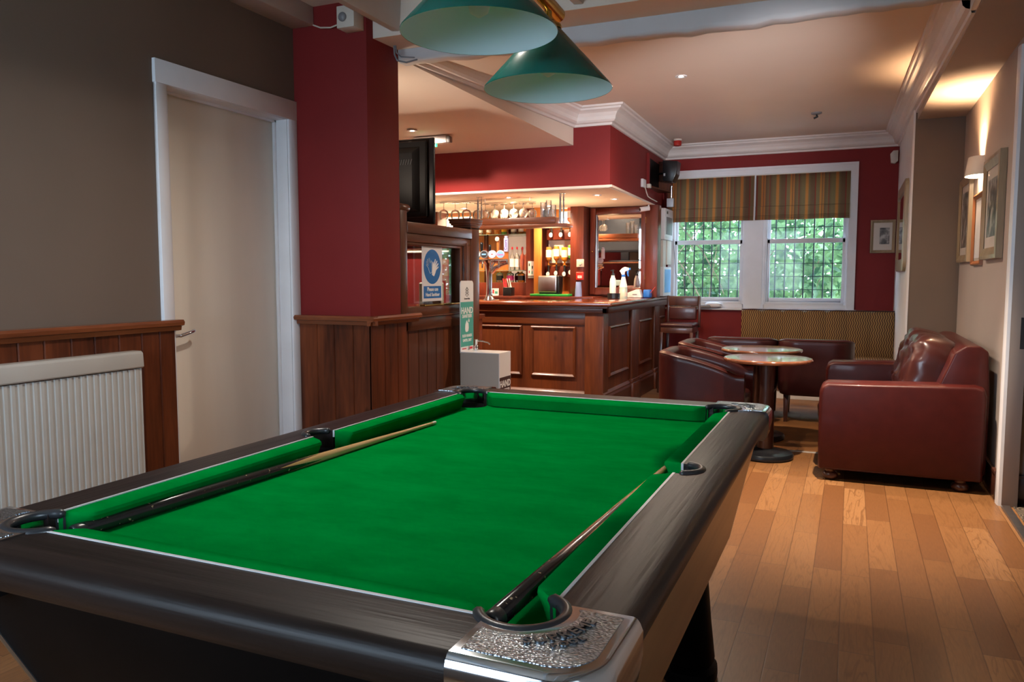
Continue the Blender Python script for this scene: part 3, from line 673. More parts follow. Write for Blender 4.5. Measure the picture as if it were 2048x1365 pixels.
for y in (.74, 2.8): obj('support_leg', MB().box(-3.345, -3.32, y, y + .03, 0, .27), 'radiator_enamel', t)

# ------------------------------------------------------------------ pool table
X0, X1, Y0, Y1 = -1.568, -.25, .82, 2.987
xa, xb, ya, yb = -1.443, -.375, .946, 2.862
ZT, ZB = .86, .806
CX, CY = (X0 + X1) / 2, (Y0 + Y1) / 2
T = thing('pool_table', 'coin-operated pool table with green cloth, dark wood rails and chrome corner caps', 'pool table', (CX, CY, 0))
C = .197
ym = 1.893
pc = [(xb - .035, ya + .035), (xa + .035, ya + .035), (xb - .035, yb - .035), (xa + .035, yb - .035)]
pm = [(xb + .006, ym), (xa - .006, ym)]
RP, RM = .062, .050
cuts = [cutter(MB().lathe([(RP, .5), (RP, 1.2)], (x, y, 0), 40)) for x, y in pc]
cutm = [cutter(MB().lathe([(RM, .5), (RM, 1.2)], (x, y, 0), 36)) for x, y in pm]
def settle(o):
    o.data.transform(Matrix.Translation((-CX, -CY, 0))); o.parent = T
bed = obj('playing_cloth', MB().box(xa, xb, ya, yb, ZB - .03, ZB), 'felt'); boolean(bed, cuts + cutm); settle(bed)
# rails: profile sweeps; s = outward sign
RPf = [(0, 0), (.100, 0), (.112, -.004), (.121, -.014), (.1235, -.028), (.119, -.045), (.105, -.068), (.085, -.078), (0, -.078)]
def rail(side):
    mb = MB()
    if side in 'lr':
        s, x = (1, xb + .0015) if side == 'r' else (-1, xa - .0015)
        mb.prism([(x + s * u, ZT + v) for u, v in RPf], 'y', Y0 + C, Y1 - C)
    else:
        s, y = (1, yb + .0015) if side == 'f' else (-1, ya - .0015)
        mb.prism([(y + s * u, ZT + v) for u, v in RPf], 'x', X0 + C, X1 - C)
    return mb
for side in 'lrnf':
    o = obj('side_rail' if side in 'lr' else 'end_rail', rail(side), 'rail_wood_y' if side in 'lr' else 'rail_wood_x', smooth=40)
    if side in 'lr': boolean(o, cutm)
    settle(o)
# white beading between rail and cushion
for (a, b) in (((xb - .0045, ya + .088), (xb + .0015, ym - RM)), ((xb - .0045, ym + RM), (xb + .0015, yb - .088)), ((xa - .0015, ya + .088), (xa + .0045, ym - RM)), ((xa - .0015, ym + RM), (xa + .0045, yb - .088)), ((xa + .088, ya - .0015), (xb - .088, ya + .0045)), ((xa + .088, yb - .0045), (xb - .088, yb + .0015))):
    obj('white_beading', MB().box(a[0], b[0], a[1], b[1], ZT - .02, ZT + .0012), 'skirting_white', T)
# cushions
def cushion(p0, p1, n, j0, j1):
    """p0-p1 along the rail, n = unit inward; j0/j1 = how far the nose is cut back at each end"""
    p0, p1, n = Vector(p0), Vector(p1), Vector(n); d = (p1 - p0).normalized(); mb = MB()
    P = [(0, ZT - .001), (.020, ZT + .0005), (.042, ZT - .002), (.0475, ZT - .006), (.049, ZT - .013), (.044, ZT - .020), (.030, ZB + .002), (0, ZB + .001)]
    L = (p1 - p0).length; st = []
    K = 10
    for i in range(K + 1):            # rounded jaw at each end
        t = i / K; st.append((j0 * (1 - math.cos(t * math.pi / 2)) if 0 else j0 * t, math.sin(t * math.pi / 2)))
    st += [(L - j1 * (1 - i / K), math.sin((1 - i / K) * math.pi / 2)) for i in range(K + 1)]
    rings = []
    for s_, q in st:
        c = p0 + d * s_; q = max(q, .04)
        rings.append([mb.b.verts.new((c.x + n.x * u * q, c.y + n.y * u * q, z)) for u, z in P])
    for a, b in zip(rings, rings[1:]):
        for k in range(len(P)): mb.b.faces.new((a[k], a[(k + 1) % len(P)], b[(k + 1) % len(P)], b[k]))
    mb.b.faces.new(rings[0][::-1]); mb.b.faces.new(rings[-1]); return mb
e = .005
for p0, p1, n, j0, j1 in (((xb - e, ya + .088), (xb - e, ym - RM - .002), (-1, 0), .055, .028), ((xb - e, ym + RM + .002), (xb - e, yb - .088), (-1, 0), .028, .055),
                          ((xa + e, ya + .088), (xa + e, ym - RM - .002), (1, 0), .055, .028), ((xa + e, ym + RM + .002), (xa + e, yb - .088), (1, 0), .028, .055),
                          ((xa + .088, ya + e), (xb - .088, ya + e), (0, 1), .055, .055), ((xa + .088, yb - e), (xb - .088, yb - e), (0, -1), .055, .055)):
    obj('cushion', cushion(p0, p1, n, j0, j1), 'felt', T, smooth=40)
# pocket liners and rubber rims
for i, (x, y) in enumerate(pc + pm):
    r_ = RP if i < 4 else RM
    obj('pocket_liner', MB().openlathe([(r_ - .001, ZB + .0), (r_ - .002, .72), (r_ * .8, .70), (.001, .695)], (x, y, 0), 36), 'black_rubber', T)
    a = {0: -45, 1: -135, 2: 45, 3: 135, 4: 0, 5: 180}[i]; sw = 118 if i < 4 else 84
    pts = [(x + (r_ + .0) * math.cos(R(a + q)), y + r_ * math.sin(R(a + q)), ZT - .002) for q in [(-sw + 2 * sw * k / 30) for k in range(31)]]
    obj('pocket_rim', MB().tube(pts, [.005] + [.010] * 29 + [.005], 10), 'black_rubber', T, smooth=60)
    obj('rim_wall', MB().grid(lambda u, v, x=x, y=y, a=a, sw=sw, r_=r_: (x + (r_ + .002 * v) * math.cos(R(a - sw + 2 * sw * u)), y + (r_ + .002 * v) * math.sin(R(a - sw + 2 * sw * u)), ZT - v * .05), 24, 1), 'black_rubber', T, smooth=60)
# chrome corner caps
def cap(ix, iy):
    sx, sy = (1 if ix else -1), (1 if iy else -1)
    ox, oy = (X1 if ix else X0), (Y1 if iy else Y0)
    def P(u, v): return (ox - sx * u, oy - sy * v)        # u, v measured inward from the outer corner
    def outline(g, rr, Cc=C):
        pts = [(g + rr - rr * math.cos(R(t)), g + rr - rr * math.sin(R(t))) for t in range(0, 91, 9)]
        pts += [(Cc, g), (Cc, .1275)]
        pts += [(.1275, .1275), (.1275, Cc), (g, Cc)]
        return [P(*p) for p in pts]
    mb = MB(); lv = [(.0045, .066, -.0), (.0, .07, -.006), (-.004, .072, -.016), (-.004, .072, -.05), (.002, .07, -.085), (.012, .065, -.10)]
    rings = [[mb.b.verts.new((x, y, ZT + .002 + z)) for x, y in outline(g, rr)] for g, rr, z in [(.010, .062, .002)] + lv]
    for a, b in zip(rings, rings[1:]):
        for k in range(len(a)): mb.b.faces.new((a[k], a[(k + 1) % len(a)], b[(k + 1) % len(a)], b[k]))
    mb.b.faces.new(rings[0][::-1]); mb.b.faces.new(rings[-1])
    o = obj('corner_cap', mb, 'chrome', smooth=35)
    i = {(1, 0): 0, (0, 0): 1, (1, 1): 2, (0, 1): 3}[(ix, iy)]
    boolean(o, [cuts[i]]); settle(o)
    o['label'] = 'polished chrome corner cap with hammered inset'
    # hammered inset plate
    g = .020; px, py = pc[i]
    out = [(g + .055 - .055 * math.cos(R(t)), g + .055 - .055 * math.sin(R(t))) for t in range(0, 91, 9)]
    out += [(C - .012, g), (C - .010, .085)]
    qx, qy = abs(px - ox), abs(py - oy); rr = RP + .020
    a0 = math.degrees(math.atan2(.088 - qy, C - .03 - qx)); ring = [(qx + rr * math.cos(R(t)), qy + rr * math.sin(R(t))) for t in [-58 - k * (154 / 16) for k in range(17)]]
    ring = [p for p in ring if p[0] < C - .012 and p[1] < C - .012]
    out += ring + [(.085, C - .010), (g, C - .012)]
    mb = MB(); mb.hexa([(*P(*p), ZT + .001) for p in out], [(*P(*p), ZT + .0052) for p in out])
    o['_o'] = [CX, CY, 0]
    obj('hammered_inset', mb, 'hammered_metal', o, smooth=30)
    # raised lettering follows the pocket curve
    def lett(s_, size, rad, span, a_mid, nm):
        n = len(s_)
        for k, ch in enumerate(s_):
            an = a_mid + (k - (n - 1) / 2) * span / n
            c = Vector((px + rad * math.cos(R(an)), py + rad * math.sin(R(an)), ZT + .0058)); out_ = Vector((math.cos(R(an)), math.sin(R(an)), 0))
            text(nm, ch, size, 'cast_metal', o, c, axes((-out_.y, out_.x, 0), -out_), .0016, 1.0, bold=.0007)
    am = {0: -45, 1: -135, 2: 45, 3: 135}[i]
    lett('SUPREME', .025, RP + .040, 68, am + (10 if i == 0 else 0), 'raised_letter'); lett('POOL', .015, RP + .061, 26, am + (6 if i == 0 else 0), 'raised_letter')
for ix, iy in ((1, 0), (0, 0), (1, 1), (0, 1)): cap(ix, iy)
drop(cuts + cutm)
# cabinet
zt, zb = ZT - .07, .42
tp = (X0 + .045, X1 - .045, Y0 + .055, Y1 - .055); bt = (X0 + .118, X1 - .118, Y0 + .22, Y1 - .245)
def q4(a, z): return [(a[0], a[2], z), (a[1], a[2], z), (a[1], a[3], z), (a[0], a[3], z)]
obj('cabinet', MB().hexa(q4(bt, zb), q4(tp, zt)), 'black_laminate', T, bevel=.004)
for s in (0, 1):
    xi, xo = (tp[s], tp[s] + (.006 if s else -.006)); xbi = bt[s]; xbo = xbi + (.006 if s else -.006)
    mb = MB().hexa([(xbi, bt[2] + .012, zb + .002), (xbo, bt[2] + .012, zb + .002), (xbo, bt[3] - .012, zb + .002), (xbi, bt[3] - .012, zb + .002)], [(xi, tp[2] + .012, zt), (xo, tp[2] + .012, zt), (xo, tp[3] - .012, zt), (xi, tp[3] - .012, zt)])
    obj('side_panel', mb, 'tan_panel', T)['label'] = 'tan woodgrain cabinet side'
    for yy_, yb_ in ((tp[2], bt[2]), (tp[3], bt[3])):
        obj('corner_trim', MB().tube([(xi, yy_, zt), (xbi, yb_, zb)], .006, 8), 'steel', T)
for sx in (-1, 1):
    for sy in (-1, 1):
        lx, ly = (-.455 if sx > 0 else -1.363), (2.53 if sy > 0 else 1.28)
        mb = MB(); n = 24
        for_ = [(.070, .43, -.02), (.075, .20, -.008), (.080, .07, 0), (.070, .055, 0), (.088, .045, 0), (.090, .012, 0), (.082, 0, 0)]
        rings = [[mb.b.verts.new((lx + sx * d + r_ * math.copysign(abs(math.cos(2 * math.pi * i / n)) ** .7, math.cos(2 * math.pi * i / n)), ly + sy * d + r_ * math.copysign(abs(math.sin(2 * math.pi * i / n)) ** .7, math.sin(2 * math.pi * i / n)), z)) for i in range(n)] for r_, z, d in for_]
        for a, b in zip(rings, rings[1:]):
            for i in range(n): mb.b.faces.new((a[i], a[(i + 1) % n], b[(i + 1) % n], b[i]))
        mb.b.faces.new(rings[0]); mb.b.faces.new(rings[-1][::-1])
        obj('leg', mb, 'black_laminate', T, smooth=50)

# cues
def cue(label, a, b, rb, rt):
    a, b = Vector(a), Vector(b); L = (b - a).length
    t = thing('pool_cue', label, 'cue', a)
    t.rotation_euler = (b - a).to_track_quat('Z', 'Y').to_euler()
    o = obj('cue_shaft', MB().lathe([(rb * .8, 0), (rb, .004), (rb, .3), (rb * .93, .5), (rb * .8, .75), (rt * 1.25, L - .2), (rt, L - .025)], (0, 0, 0), 24), 'cue_finish', t, local=True, smooth=50)
    obj('butt_cap', MB().lathe([(rb * .75, -.014), (rb * .98, -.010), (rb * 1.02, 0), (rb * 1.0, .012), (rb * .6, .013)], (0, 0, 0), 24), 'black_rubber', t, local=True, smooth=50)
    obj('butt_ring', MB().lathe([(rb * .72, -.0142), (rb * .72, -.0138), (rb * .45, -.0145)], (0, 0, 0), 24), 'cast_metal', t, local=True)
    obj('ferrule', MB().lathe([(rt * 1.0, L - .026), (rt * 1.02, L - .006)], (0, 0, 0), 16), 'cream_plastic', t, local=True)
    obj('cue_tip', MB().lathe([(rt * .98, L - .006), (rt * .95, L - .002), (rt * .5, L)], (0, 0, 0), 16), 'cream_plastic', t, local=True)
    return t
cue('dark butted pool cue lying along the left cushion of the table', (-1.404, 1.05, ZB + .0165), (-1.342, 2.405, ZB + .0075), .0155, .0055)
cue('scratched pool cue lying along the right cushion, butt in the near corner pocket', (-.452, .975, ZB + .036), (-.432, 2.44, ZB + .0065), .0155, .0055)

# ------------------------------------------------------------------ billiard light
LX = -.909
LT = thing('billiard_light', 'brass billiard light bar with three green cone shades over the pool table', 'ceiling light', (LX, 1.87, 2.25))
def zl(y): return 1.963 - (y - 1.876) * .0696
for y in (1.373, 1.876, 2.379):
    z0 = zl(y); prof = [(.2035, z0), (.198, z0 + .006), (.035, z0 + .186)]
    sh = obj('lamp_shade', MB().openlathe([(.2045, z0 - .001), (.2045, z0 + .003), (.036, z0 + .190)], (LX, y, 0), 72), 'shade_green', LT, smooth=50)
    sh['_o'] = [LX, 1.87, 2.25]
    obj('shade_lining', MB().openlathe([(.2040, z0 - .0005), (.2022, z0 + .0005), (.2015, z0 + .004), (.034, z0 + .187), (.001, z0 + .188)], (LX, y, 0), 72), 'shade_white', sh, smooth=50)
    obj('shade_gallery', MB().lathe([(.042, z0 + .186), (.044, z0 + .192), (.040, z0 + .200), (.020, z0 + .210), (.012, z0 + .225), (.012, z0 + .25)], (LX, y, 0), 28), 'brass', LT, smooth=50)
    obj('bulb', MB().lathe([(.012, z0 + .17), (.014, z0 + .14), (.026, z0 + .105), (.031, z0 + .075), (.024, z0 + .05), (.004, z0 + .038)], (LX, y, 0), 24), 'ink_white', LT, smooth=60)
obj('light_bar', MB().tube([(LX, 1.20, zl(1.20) + .262), (LX, 2.47, zl(2.47) + .262)], .024, 20), 'brass', LT, smooth=50)
for y in (1.45, 2.02):
    obj('finial', MB().lathe([(.006, -.02), (.014, -.012), (.017, 0), (.014, .012), (.006, .02)], (LX + .0, y + .2, zl(y) + .235), 16), 'brass', LT, smooth=60)
for y in (1.35, 1.75): obj('hanging_rod', MB().tube([(LX, y, zl(y) + .28), (LX, y, 3.0)], .006, 10), 'brass', LT)

# ------------------------------------------------------------------ partition between bar and pool area
PX = -2.83
p = thing('bar_partition', 'dark wooden partition with glazed hatch between the red pillar and the bar', 'partition', (PX, 5.15, 0))
obj('lower_boards', planks(4.6, 5.66, 0, .95, PX - .02, .03, 'y', .13, 8), 'partition_wood', p)
obj('sill_rail', MB().box(PX - .12, PX, 4.6, 5.68, .95, 1.04).box(PX - .13, PX + .012, 4.6, 5.68, 1.04, 1.05).box(PX - .12, PX - .012, 4.6, 5.68, 1.05, 1.115), 'partition_wood_y', p, bevel=.004)
obj('end_stile', MB().box(PX - .12, PX, 4.602, 4.69, .95, 1.80), 'partition_wood', p, bevel=.004)
obj('stile_cap', MB().lathe([(.02, 4.6), (.028, 4.605), (.028, 4.72), (.015, 4.74)], (PX - .02, 0, 1.805), 16, 'y').box(PX - .12, PX - .02, 4.6, 4.73, 1.78, 1.83), 'partition_wood_y', p, smooth=60)
obj('top_beam', MB().box(PX - .12, PX + .004, 4.69, 5.69, 1.635, 1.712).box(PX - .12, PX - .006, 4.69, 5.69, 1.575, 1.635).box(PX - .12, PX - .014, 4.69, 5.53, 1.553, 1.575), 'partition_wood_y', p, bevel=.004)
obj('hatch_stile', MB().box(PX - .12, PX - .006, 5.565, 5.69, 1.11, 1.58).box(PX - .12, PX - .018, 5.52, 5.57, 1.11, 1.58).box(PX - .12, PX + .0, 5.60, 5.62, 1.11, 1.6), 'partition_wood', p, bevel=.004)
obj('hatch_pane', MB().box(PX - .062, PX - .058, 4.685, 5.525, 1.11, 1.56), 'partition_glass', p)
obj('hatch_ledge', MB().box(PX - .055, PX - .01, 4.95, 5.50, 1.115, 1.128), 'brass', p, bevel=.002)
obj('post', MB().box(PX - .15, PX, 5.68, 5.83, 0, 1.73), 'partition_wood', p, bevel=.004)
cp = MB(); 
for g, z0, z1 in ((.0, 1.715, 1.735), (.012, 1.733, 1.748), (.024, 1.746, 1.762), (.034, 1.76, 1.785), (.04, 1.783, 1.80)): cp.box(PX - .15 - g, PX + g * .35, 5.68 - g, 5.83 + g, z0, z1)
obj('post_cap', cp, 'partition_wood_y', p, bevel=.003)
# poster on the hatch
t = thing('hand_sanitiser_poster', 'white laminated poster with a blue hand-washing sign stuck to the partition hatch', 'poster', (PX - .052, 5.09, 1.16))
X = PX - .03
obj('paper', MB().box(X - .002, X, 4.94, 5.245, 1.15, 1.572), 'poster_white', t)
obj('blue_disc', MB().lathe([(.128, 0), (.128, .0008)], (X, 5.093, 1.405), 48, 'x', 1, 1.0), 'poster_blue', t)
obj('blue_label', MB().rbox(X - .0003, X + .0008, 4.962, 5.226, 1.172, 1.262, .0004, 1), 'poster_blue', t)
rt_ = axes((0, 1, 0), (0, 0, 1))
text('lettering', 'Please use', .040, 'ink_white', t, (X + .0012, 5.094, 1.238), rt_, bold=.0008); text('lettering', 'Hand Sanitiser', .036, 'ink_white', t, (X + .0012, 5.094, 1.198), rt_, bold=.0008)
def hand_poly(cx, cz_, s, rot, flip=1):
    pts = [(-.30, -.55), (.10, -.62), (.30, -.30), (.42, .0), (.85, .32), (.80, .42), (.40, .20), (.78, .62), (.70, .72), (.25, .34), (.55, .86), (.44, .92), (.08, .44), (.22, .98), (.10, 1.0), (-.12, .45), (-.22, .70), (-.34, .66), (-.34, .1)]
    c, s_ = math.cos(R(rot)), math.sin(R(rot))
    return [(cx + flip * s * (u * c - v * s_), cz_ + s * (u * s_ + v * c)) for u, v in pts]
mb = MB(); mb.hexa([(X + .0008, u, v) for u, v in hand_poly(5.115, 1.385, .080, -8)], [(X + .0016, u, v) for u, v in hand_poly(5.115, 1.385, .080, -8)])
obj('hand_symbol', mb, 'ink_white', t, smooth=0)
hp = hand_poly(5.060, 1.40, .070, -5, -1); obj('hand_outline', MB().tube([(X + .001, u, v) for u, v in hp], .0016, 5, True), 'ink_white', t)

# television seen from behind
t = thing('television', 'black flat television seen from behind, above the partition', 'television', (-3.42, 5.32, 1.72))
obj('bezel', MB().rbox(-3.93, -2.975, 5.335, 5.365, 1.735, 2.40, .012), 'black_plastic', t)
obj('screen', MB().box(-3.90, -3.005, 5.364, 5.367, 1.77, 2.37), 'black_rubber', t)
obj('rear_shell', MB().rbox(-3.88, -3.025, 5.30, 5.336, 1.79, 2.375, .012).hexa([(-3.80, 5.30, 1.83), (-3.08, 5.30, 1.83), (-3.08, 5.30, 2.33), (-3.80, 5.30, 2.33)], [(-3.77, 5.25, 1.86), (-3.12, 5.25, 1.86), (-3.12, 5.25, 2.28), (-3.77, 5.25, 2.28)]), 'matte_black', t, bevel=.004)
mb = MB()
for k in range(14): mb.hexa([(-3.42 + k * .022, 5.249, 2.19), (-3.412 + k * .022, 5.249, 2.19), (-3.400 + k * .022, 5.249, 2.23), (-3.408 + k * .022, 5.249, 2.23)], [(-3.42 + k * .022, 5.2455, 2.19), (-3.412 + k * .022, 5.2455, 2.19), (-3.400 + k * .022, 5.2455, 2.23), (-3.408 + k * .022, 5.2455, 2.23)])
obj('vent_slots', mb, 'dark_plastic', t)
obj('stand', MB().rbox(-3.52, -3.38, 5.30, 5.36, 1.60, 1.80, .01).rbox(-3.7, -3.2, 5.22, 5.44, 1.575, 1.60, .008), 'black_plastic', t)
rebase(tag(obj('television_shelf', MB().box(-3.95, -2.96, 5.18, 5.5, 1.55, 1.575).box(-3.95, -3.9, 5.18, 5.5, 0, 1.55).box(-3.06, -3.01, 5.3, 5.5, 0, 1.55), 'partition_wood_y', bevel=.003), 'wooden shelf unit behind the partition carrying the television', 'shelf'), (-3.45, 5.34, 0))

# wall behind the hatch
struct('wall_low_red', MB().box(-4.6, -3.5, 6.55, 6.6, 0, 1.56), 'red_paint'); struct('trim_11', MB().box(-4.6, -3.48, 6.53, 6.62, 1.56, 1.578), 'white_gloss', bevel=.003)
rebase(tag(obj('counter_screen', MB().rbox(-3.48, -3.28, 5.95, 6.05, 1.0, 1.28, .012), 'frosted_green'), 'pale green translucent box seen through the partition hatch', 'box'), (-3.4, 6, 1.0))
rebase(tag(obj('side_counter', MB().box(-3.7, -3.0, 5.75, 6.3, .96, 1.0).box(-3.68, -3.02, 5.78, 6.28, 0, .96), 'counter_wood', bevel=.004), 'low dark counter behind the partition under the pale green box', 'counter'), (-3.35, 6.0, 0))

# sensor on the pillar
t = thing('motion_sensor', 'white square motion sensor high on the front of the red pillar', 'sensor', (-2.90, 4.225, 2.86))
obj('sensor_body', MB().box(-2.972, -2.845, 4.115, 4.225, 2.862, 2.995), 'cream_plastic', t, bevel=.004)
obj('sensor_lens', MB().lathe([(.028, 4.112), (.028, 4.105), (.018, 4.098), (.003, 4.095)], (-2.925, 0, 2.925), 24, 'y'), 'grey_plastic', t, smooth=60)
rebase(tag(obj('cable', MB().tube([(-3.2, 4.18, 2.93), (-3.15, 4.19, 2.91), (-3.08, 4.2, 2.905), (-3.0, 4.2, 2.92), (-2.97, 4.2, 2.95)], .005, 6), 'cream_plastic'), 'thin white cable sagging to the motion sensor on the pillar', 'cable'), (-3.08, 4.2, 2.9))
rebase(tag(obj('cable_loop', MB().tube([(-2.80, 4.5, 2.86), (-2.79, 4.49, 2.78), (-2.77, 4.49, 2.74), (-2.70, 4.49, 2.72), (-2.62, 4.49, 2.73)], .006, 6).tube([(-2.79, 4.5, 2.86), (-2.775, 4.49, 2.79), (-2.74, 4.49, 2.76), (-2.64, 4.49, 2.745)], .005, 6), 'grey_plastic'), 'loop of grey cable hanging beside the top of the red pillar', 'cable'), (-2.75, 4.49, 2.74))

# ------------------------------------------------------------------ hand sanitiser stand
SX0, SY0 = -2.77, 5.36
t = thing('hand_sanitiser_stand', 'white floor-standing hand sanitiser dispenser with teal sign beside the partition post', 'dispenser', (-2.6, 5.48, 0))
obj('cabinet_body', MB().box(SX0, -2.44, SY0, SY0 + .215, .02, .745), 'warm_grey_board', t, bevel=.003)
obj('front_skin', MB().box(-2.4405, -2.436, SY0, SY0 + .215, .02, .745).box(SX0, -2.436, SY0, SY0 + .215, .745, .75), 'white_plastic', t)
obj('base_plate', MB().box(SX0 - .02, -2.38, SY0 - .02, SY0 + .235, 0, .02), 'white_plastic', t, bevel=.003)
obj('front_label', MB().box(-2.436, -2.4352, SY0 + .004, SY0 + .211, .30, .56), 'ink_dark', t)
text('lettering', 'HAND', .070, 'ink_white', t, (-2.4348, SY0 + .108, .505), rt_, bold=.002); text('lettering', 'SANITISER', .038, 'ink_white', t, (-2.4348, SY0 + .108, .452), rt_, bold=.0012)
# sign board, rounded top
SGX = -2.765
def rr_poly(y0, y1, z0, z1, r_):
    return [(y0, z0), (y1, z0)] + arc(y1 - r_, z1 - r_, r_, 0, 90, 6) + arc(y0 + r_, z1 - r_, r_, 90, 180, 6)
sb = obj('sign_board', MB().prism(rr_poly(SY0 + .0, SY0 + .225, .74, 1.30, .03), 'x', SGX - .006, SGX), 'white_plastic', t)
sub(sb, t)
obj('teal_field', MB().box(SGX, SGX + .0006, SY0 + .002, SY0 + .223, .785, 1.135), 'teal_print', sb)
yc = SY0 + .1125
for k in range(4):
    z = 1.252 - k * .020
    obj('chevron', MB().prism([(yc - .026, z - .022), (yc, z), (yc + .026, z - .022), (yc + .026, z - .031), (yc, z - .009), (yc - .026, z - .031)], 'x', SGX, SGX + .0007) if k < 3 else MB().lathe([(.006, SGX), (.006, SGX + .0007)], (0, yc, z - .012), 10, 'x'), 'ink_black', sb)
text('lettering', 'Stewardship', .020, 'ink_black', sb, (SGX + .0008, yc, 1.160), rt_)
text('lettering', 'HAND', .070, 'ink_white', sb, (SGX + .0009, yc, 1.065), rt_, bold=.0016); text('lettering', 'SANITISER', .036, 'ink_white', sb, (SGX + .0009, yc, 1.022), rt_, bold=.001)
mb = MB(); mb.prism([(yc - .035, .925), (yc - .030, .96), (yc - .012, .985), (yc - .002, .99), (yc + .004, .975), (yc + .022, .965), (yc + .026, .93), (yc + .018, .905), (yc - .005, .897), (yc - .028, .902)], 'x', SGX + .0006, SGX + .0014)
obj('hand_drawing', mb, 'ink_white', sb)
obj('drop_drawing', MB().lathe([(.012, SGX + .0006), (.012, SGX + .0012)], (0, yc + .03, .985), 14, 'x').box(SGX + .0006, SGX + .0012, yc + .026, yc + .034, .99, 1.003), 'ink_white', sb)
text('lettering', 'RUB HANDS', .030, 'ink_white', sb, (SGX + .0009, yc, .868), rt_, bold=.001); text('lettering', 'UNTIL DRY', .030, 'ink_white', sb, (SGX + .0009, yc, .832), rt_, bold=.001)
obj('red_mark', MB().box(SGX, SGX + .0008, yc - .085, yc - .015, .764, .772), 'ink_red', sb)
obj('red_mark', MB().box(SGX, SGX + .0008, yc + .045, yc + .095, .760, .776), 'ink_red', sb)
pm_ = obj('pump', MB().lathe([(.026, .75), (.026, .756), (.018, .758), (.018, .785), (.012, .787), (.012, .83), (.014, .832), (.014, .838), (.004, .84)], (-2.71, SY0 + .165, 0), 24).tube([(-2.71, SY0 + .165, .826), (-2.66, SY0 + .165, .824), (-2.61, SY0 + .165, .815), (-2.59, SY0 + .165, .800)], .0055, 10), 'chrome', t, smooth=50)

# ------------------------------------------------------------------ bar
B = thing('bar_counter', 'panelled reddish wood bar counter with glossy top', 'bar counter', (-3.2, 8.0, 0))
bx, by = -2.15, 7.12
obj('carcass', MB().box(-5.05, bx, by, by + .05, 0, 1.05).box(bx - .05, bx, by, YW - .05, 0, 1.05), 'bar_wood_z', B)
top = MB().hexa([(-5.05, 7.04, 1.05), (-2.05, 7.04, 1.05), (-2.115, 9.78, 1.05), (-2.70, 9.78, 1.05), (-2.70, 7.62, 1.05), (-5.05, 7.62, 1.05)], [(-5.05, 7.04, 1.09), (-2.05, 7.04, 1.09), (-2.115, 9.78, 1.09), (-2.70, 9.78, 1.09), (-2.70, 7.62, 1.09), (-5.05, 7.62, 1.09)])
obj('worktop', top, 'counter_wood', B, bevel=.012, bseg=3)
obj('apron', MB().box(-5.05, bx + .05, by - .045, by, .985, 1.05).box(-5.05, bx + .06, by - .06, by, 1.03, 1.05), 'bar_wood_x', B, bevel=.004)
obj('apron', MB().box(bx, bx + .05, by - .045, 9.78, .985, 1.05), 'bar_wood_y', B, bevel=.004)
obj('frieze_rail', MB().box(-5.05, bx - .02, by - .012, by, .87, .985), 'bar_wood_x', B, bevel=.002)
def raised(u0, u1, z0, z1, plane, axis):
    """bolection frame with a flat field"""
    mb = MB(); g = .034
    lv = [(0, 0), (.004, .014), (.014, .020), (.026, .012), (g, .002)]
    rings = []
    for o_, h in lv:
        q = [(u0 + o_, z0 + o_), (u1 - o_, z0 + o_), (u1 - o_, z1 - o_), (u0 + o_, z1 - o_)]
        rings.append([mb.b.verts.new((u, plane - h, z) if axis == 'x' else (plane + h, u, z)) for u, z in q])
    for a, b in zip(rings, rings[1:]):
        for k in range(4): mb.b.faces.new((a[k], a[(k + 1) % 4], b[(k + 1) % 4], b[k]))
    mb.b.faces.new(rings[-1]); return mb
for u0, u1 in ((-5.02, -4.56), (-4.46, -4.02), (-3.97, -3.53), (-3.455, -2.985), (-2.893, -2.42)):
    obj('raised_panel', raised(u0, u1, .352, .852, by, 'x'), 'bar_wood_z', B, smooth=25)
obj('corner_pilaster', MB().box(-2.325, bx + .0, by - .028, by, 0, .985).box(bx, bx + .012, by - .028, by + .13, 0, .985), 'bar_wood_z', B, bevel=.003)
for u0, u1 in ((7.30, 8.02), (8.44, 9.04), (9.42, 9.74)):
    obj('raised_panel', raised(u0, u1, .352, .852, bx, 'y'), 'bar_wood_z', B, smooth=25)
for u0, u1 in ((8.08, 8.37), (9.12, 9.36)):
    obj('side_pilaster', MB().box(bx, bx + .03, u0, u1, 0, .985).box(bx, bx + .055, u0 - .02, u1 + .02, 0, .20).box(bx, bx + .045, u0 - .012, u1 + .012, .20, .24), 'bar_wood_z', B, bevel=.004)
pl = [(0, 0), (.03, 0), (.03, .17), (.02, .19), (.022, .205), (.008, .225), (0, .23)]
obj('plinth', MB().prism([(by - u, v) for u, v in pl], 'x', -5.05, bx + .0), 'bar_wood_x', B, smooth=25)
obj('plinth', MB().prism([(bx + u, v) for u, v in pl], 'y', by - .03, YW - .06), 'bar_wood_y', B, smooth=25)
# bracket under the counter end
rebase(tag(obj('counter_bracket', MB().tube([(-2.06, 9.60, 1.04), (-2.04, 9.62, .98), (-2.04, 9.62, .93)], .014, 8).tube([(-2.05 + .03 * math.cos(R(a)), 9.62, .915 + .03 * math.sin(R(a))) for a in range(0, 360, 30)], .006, 6, True), 'steel'), 'small steel hook and ring under the window end of the bar', 'hook'), (-2.05, 9.62, .9))

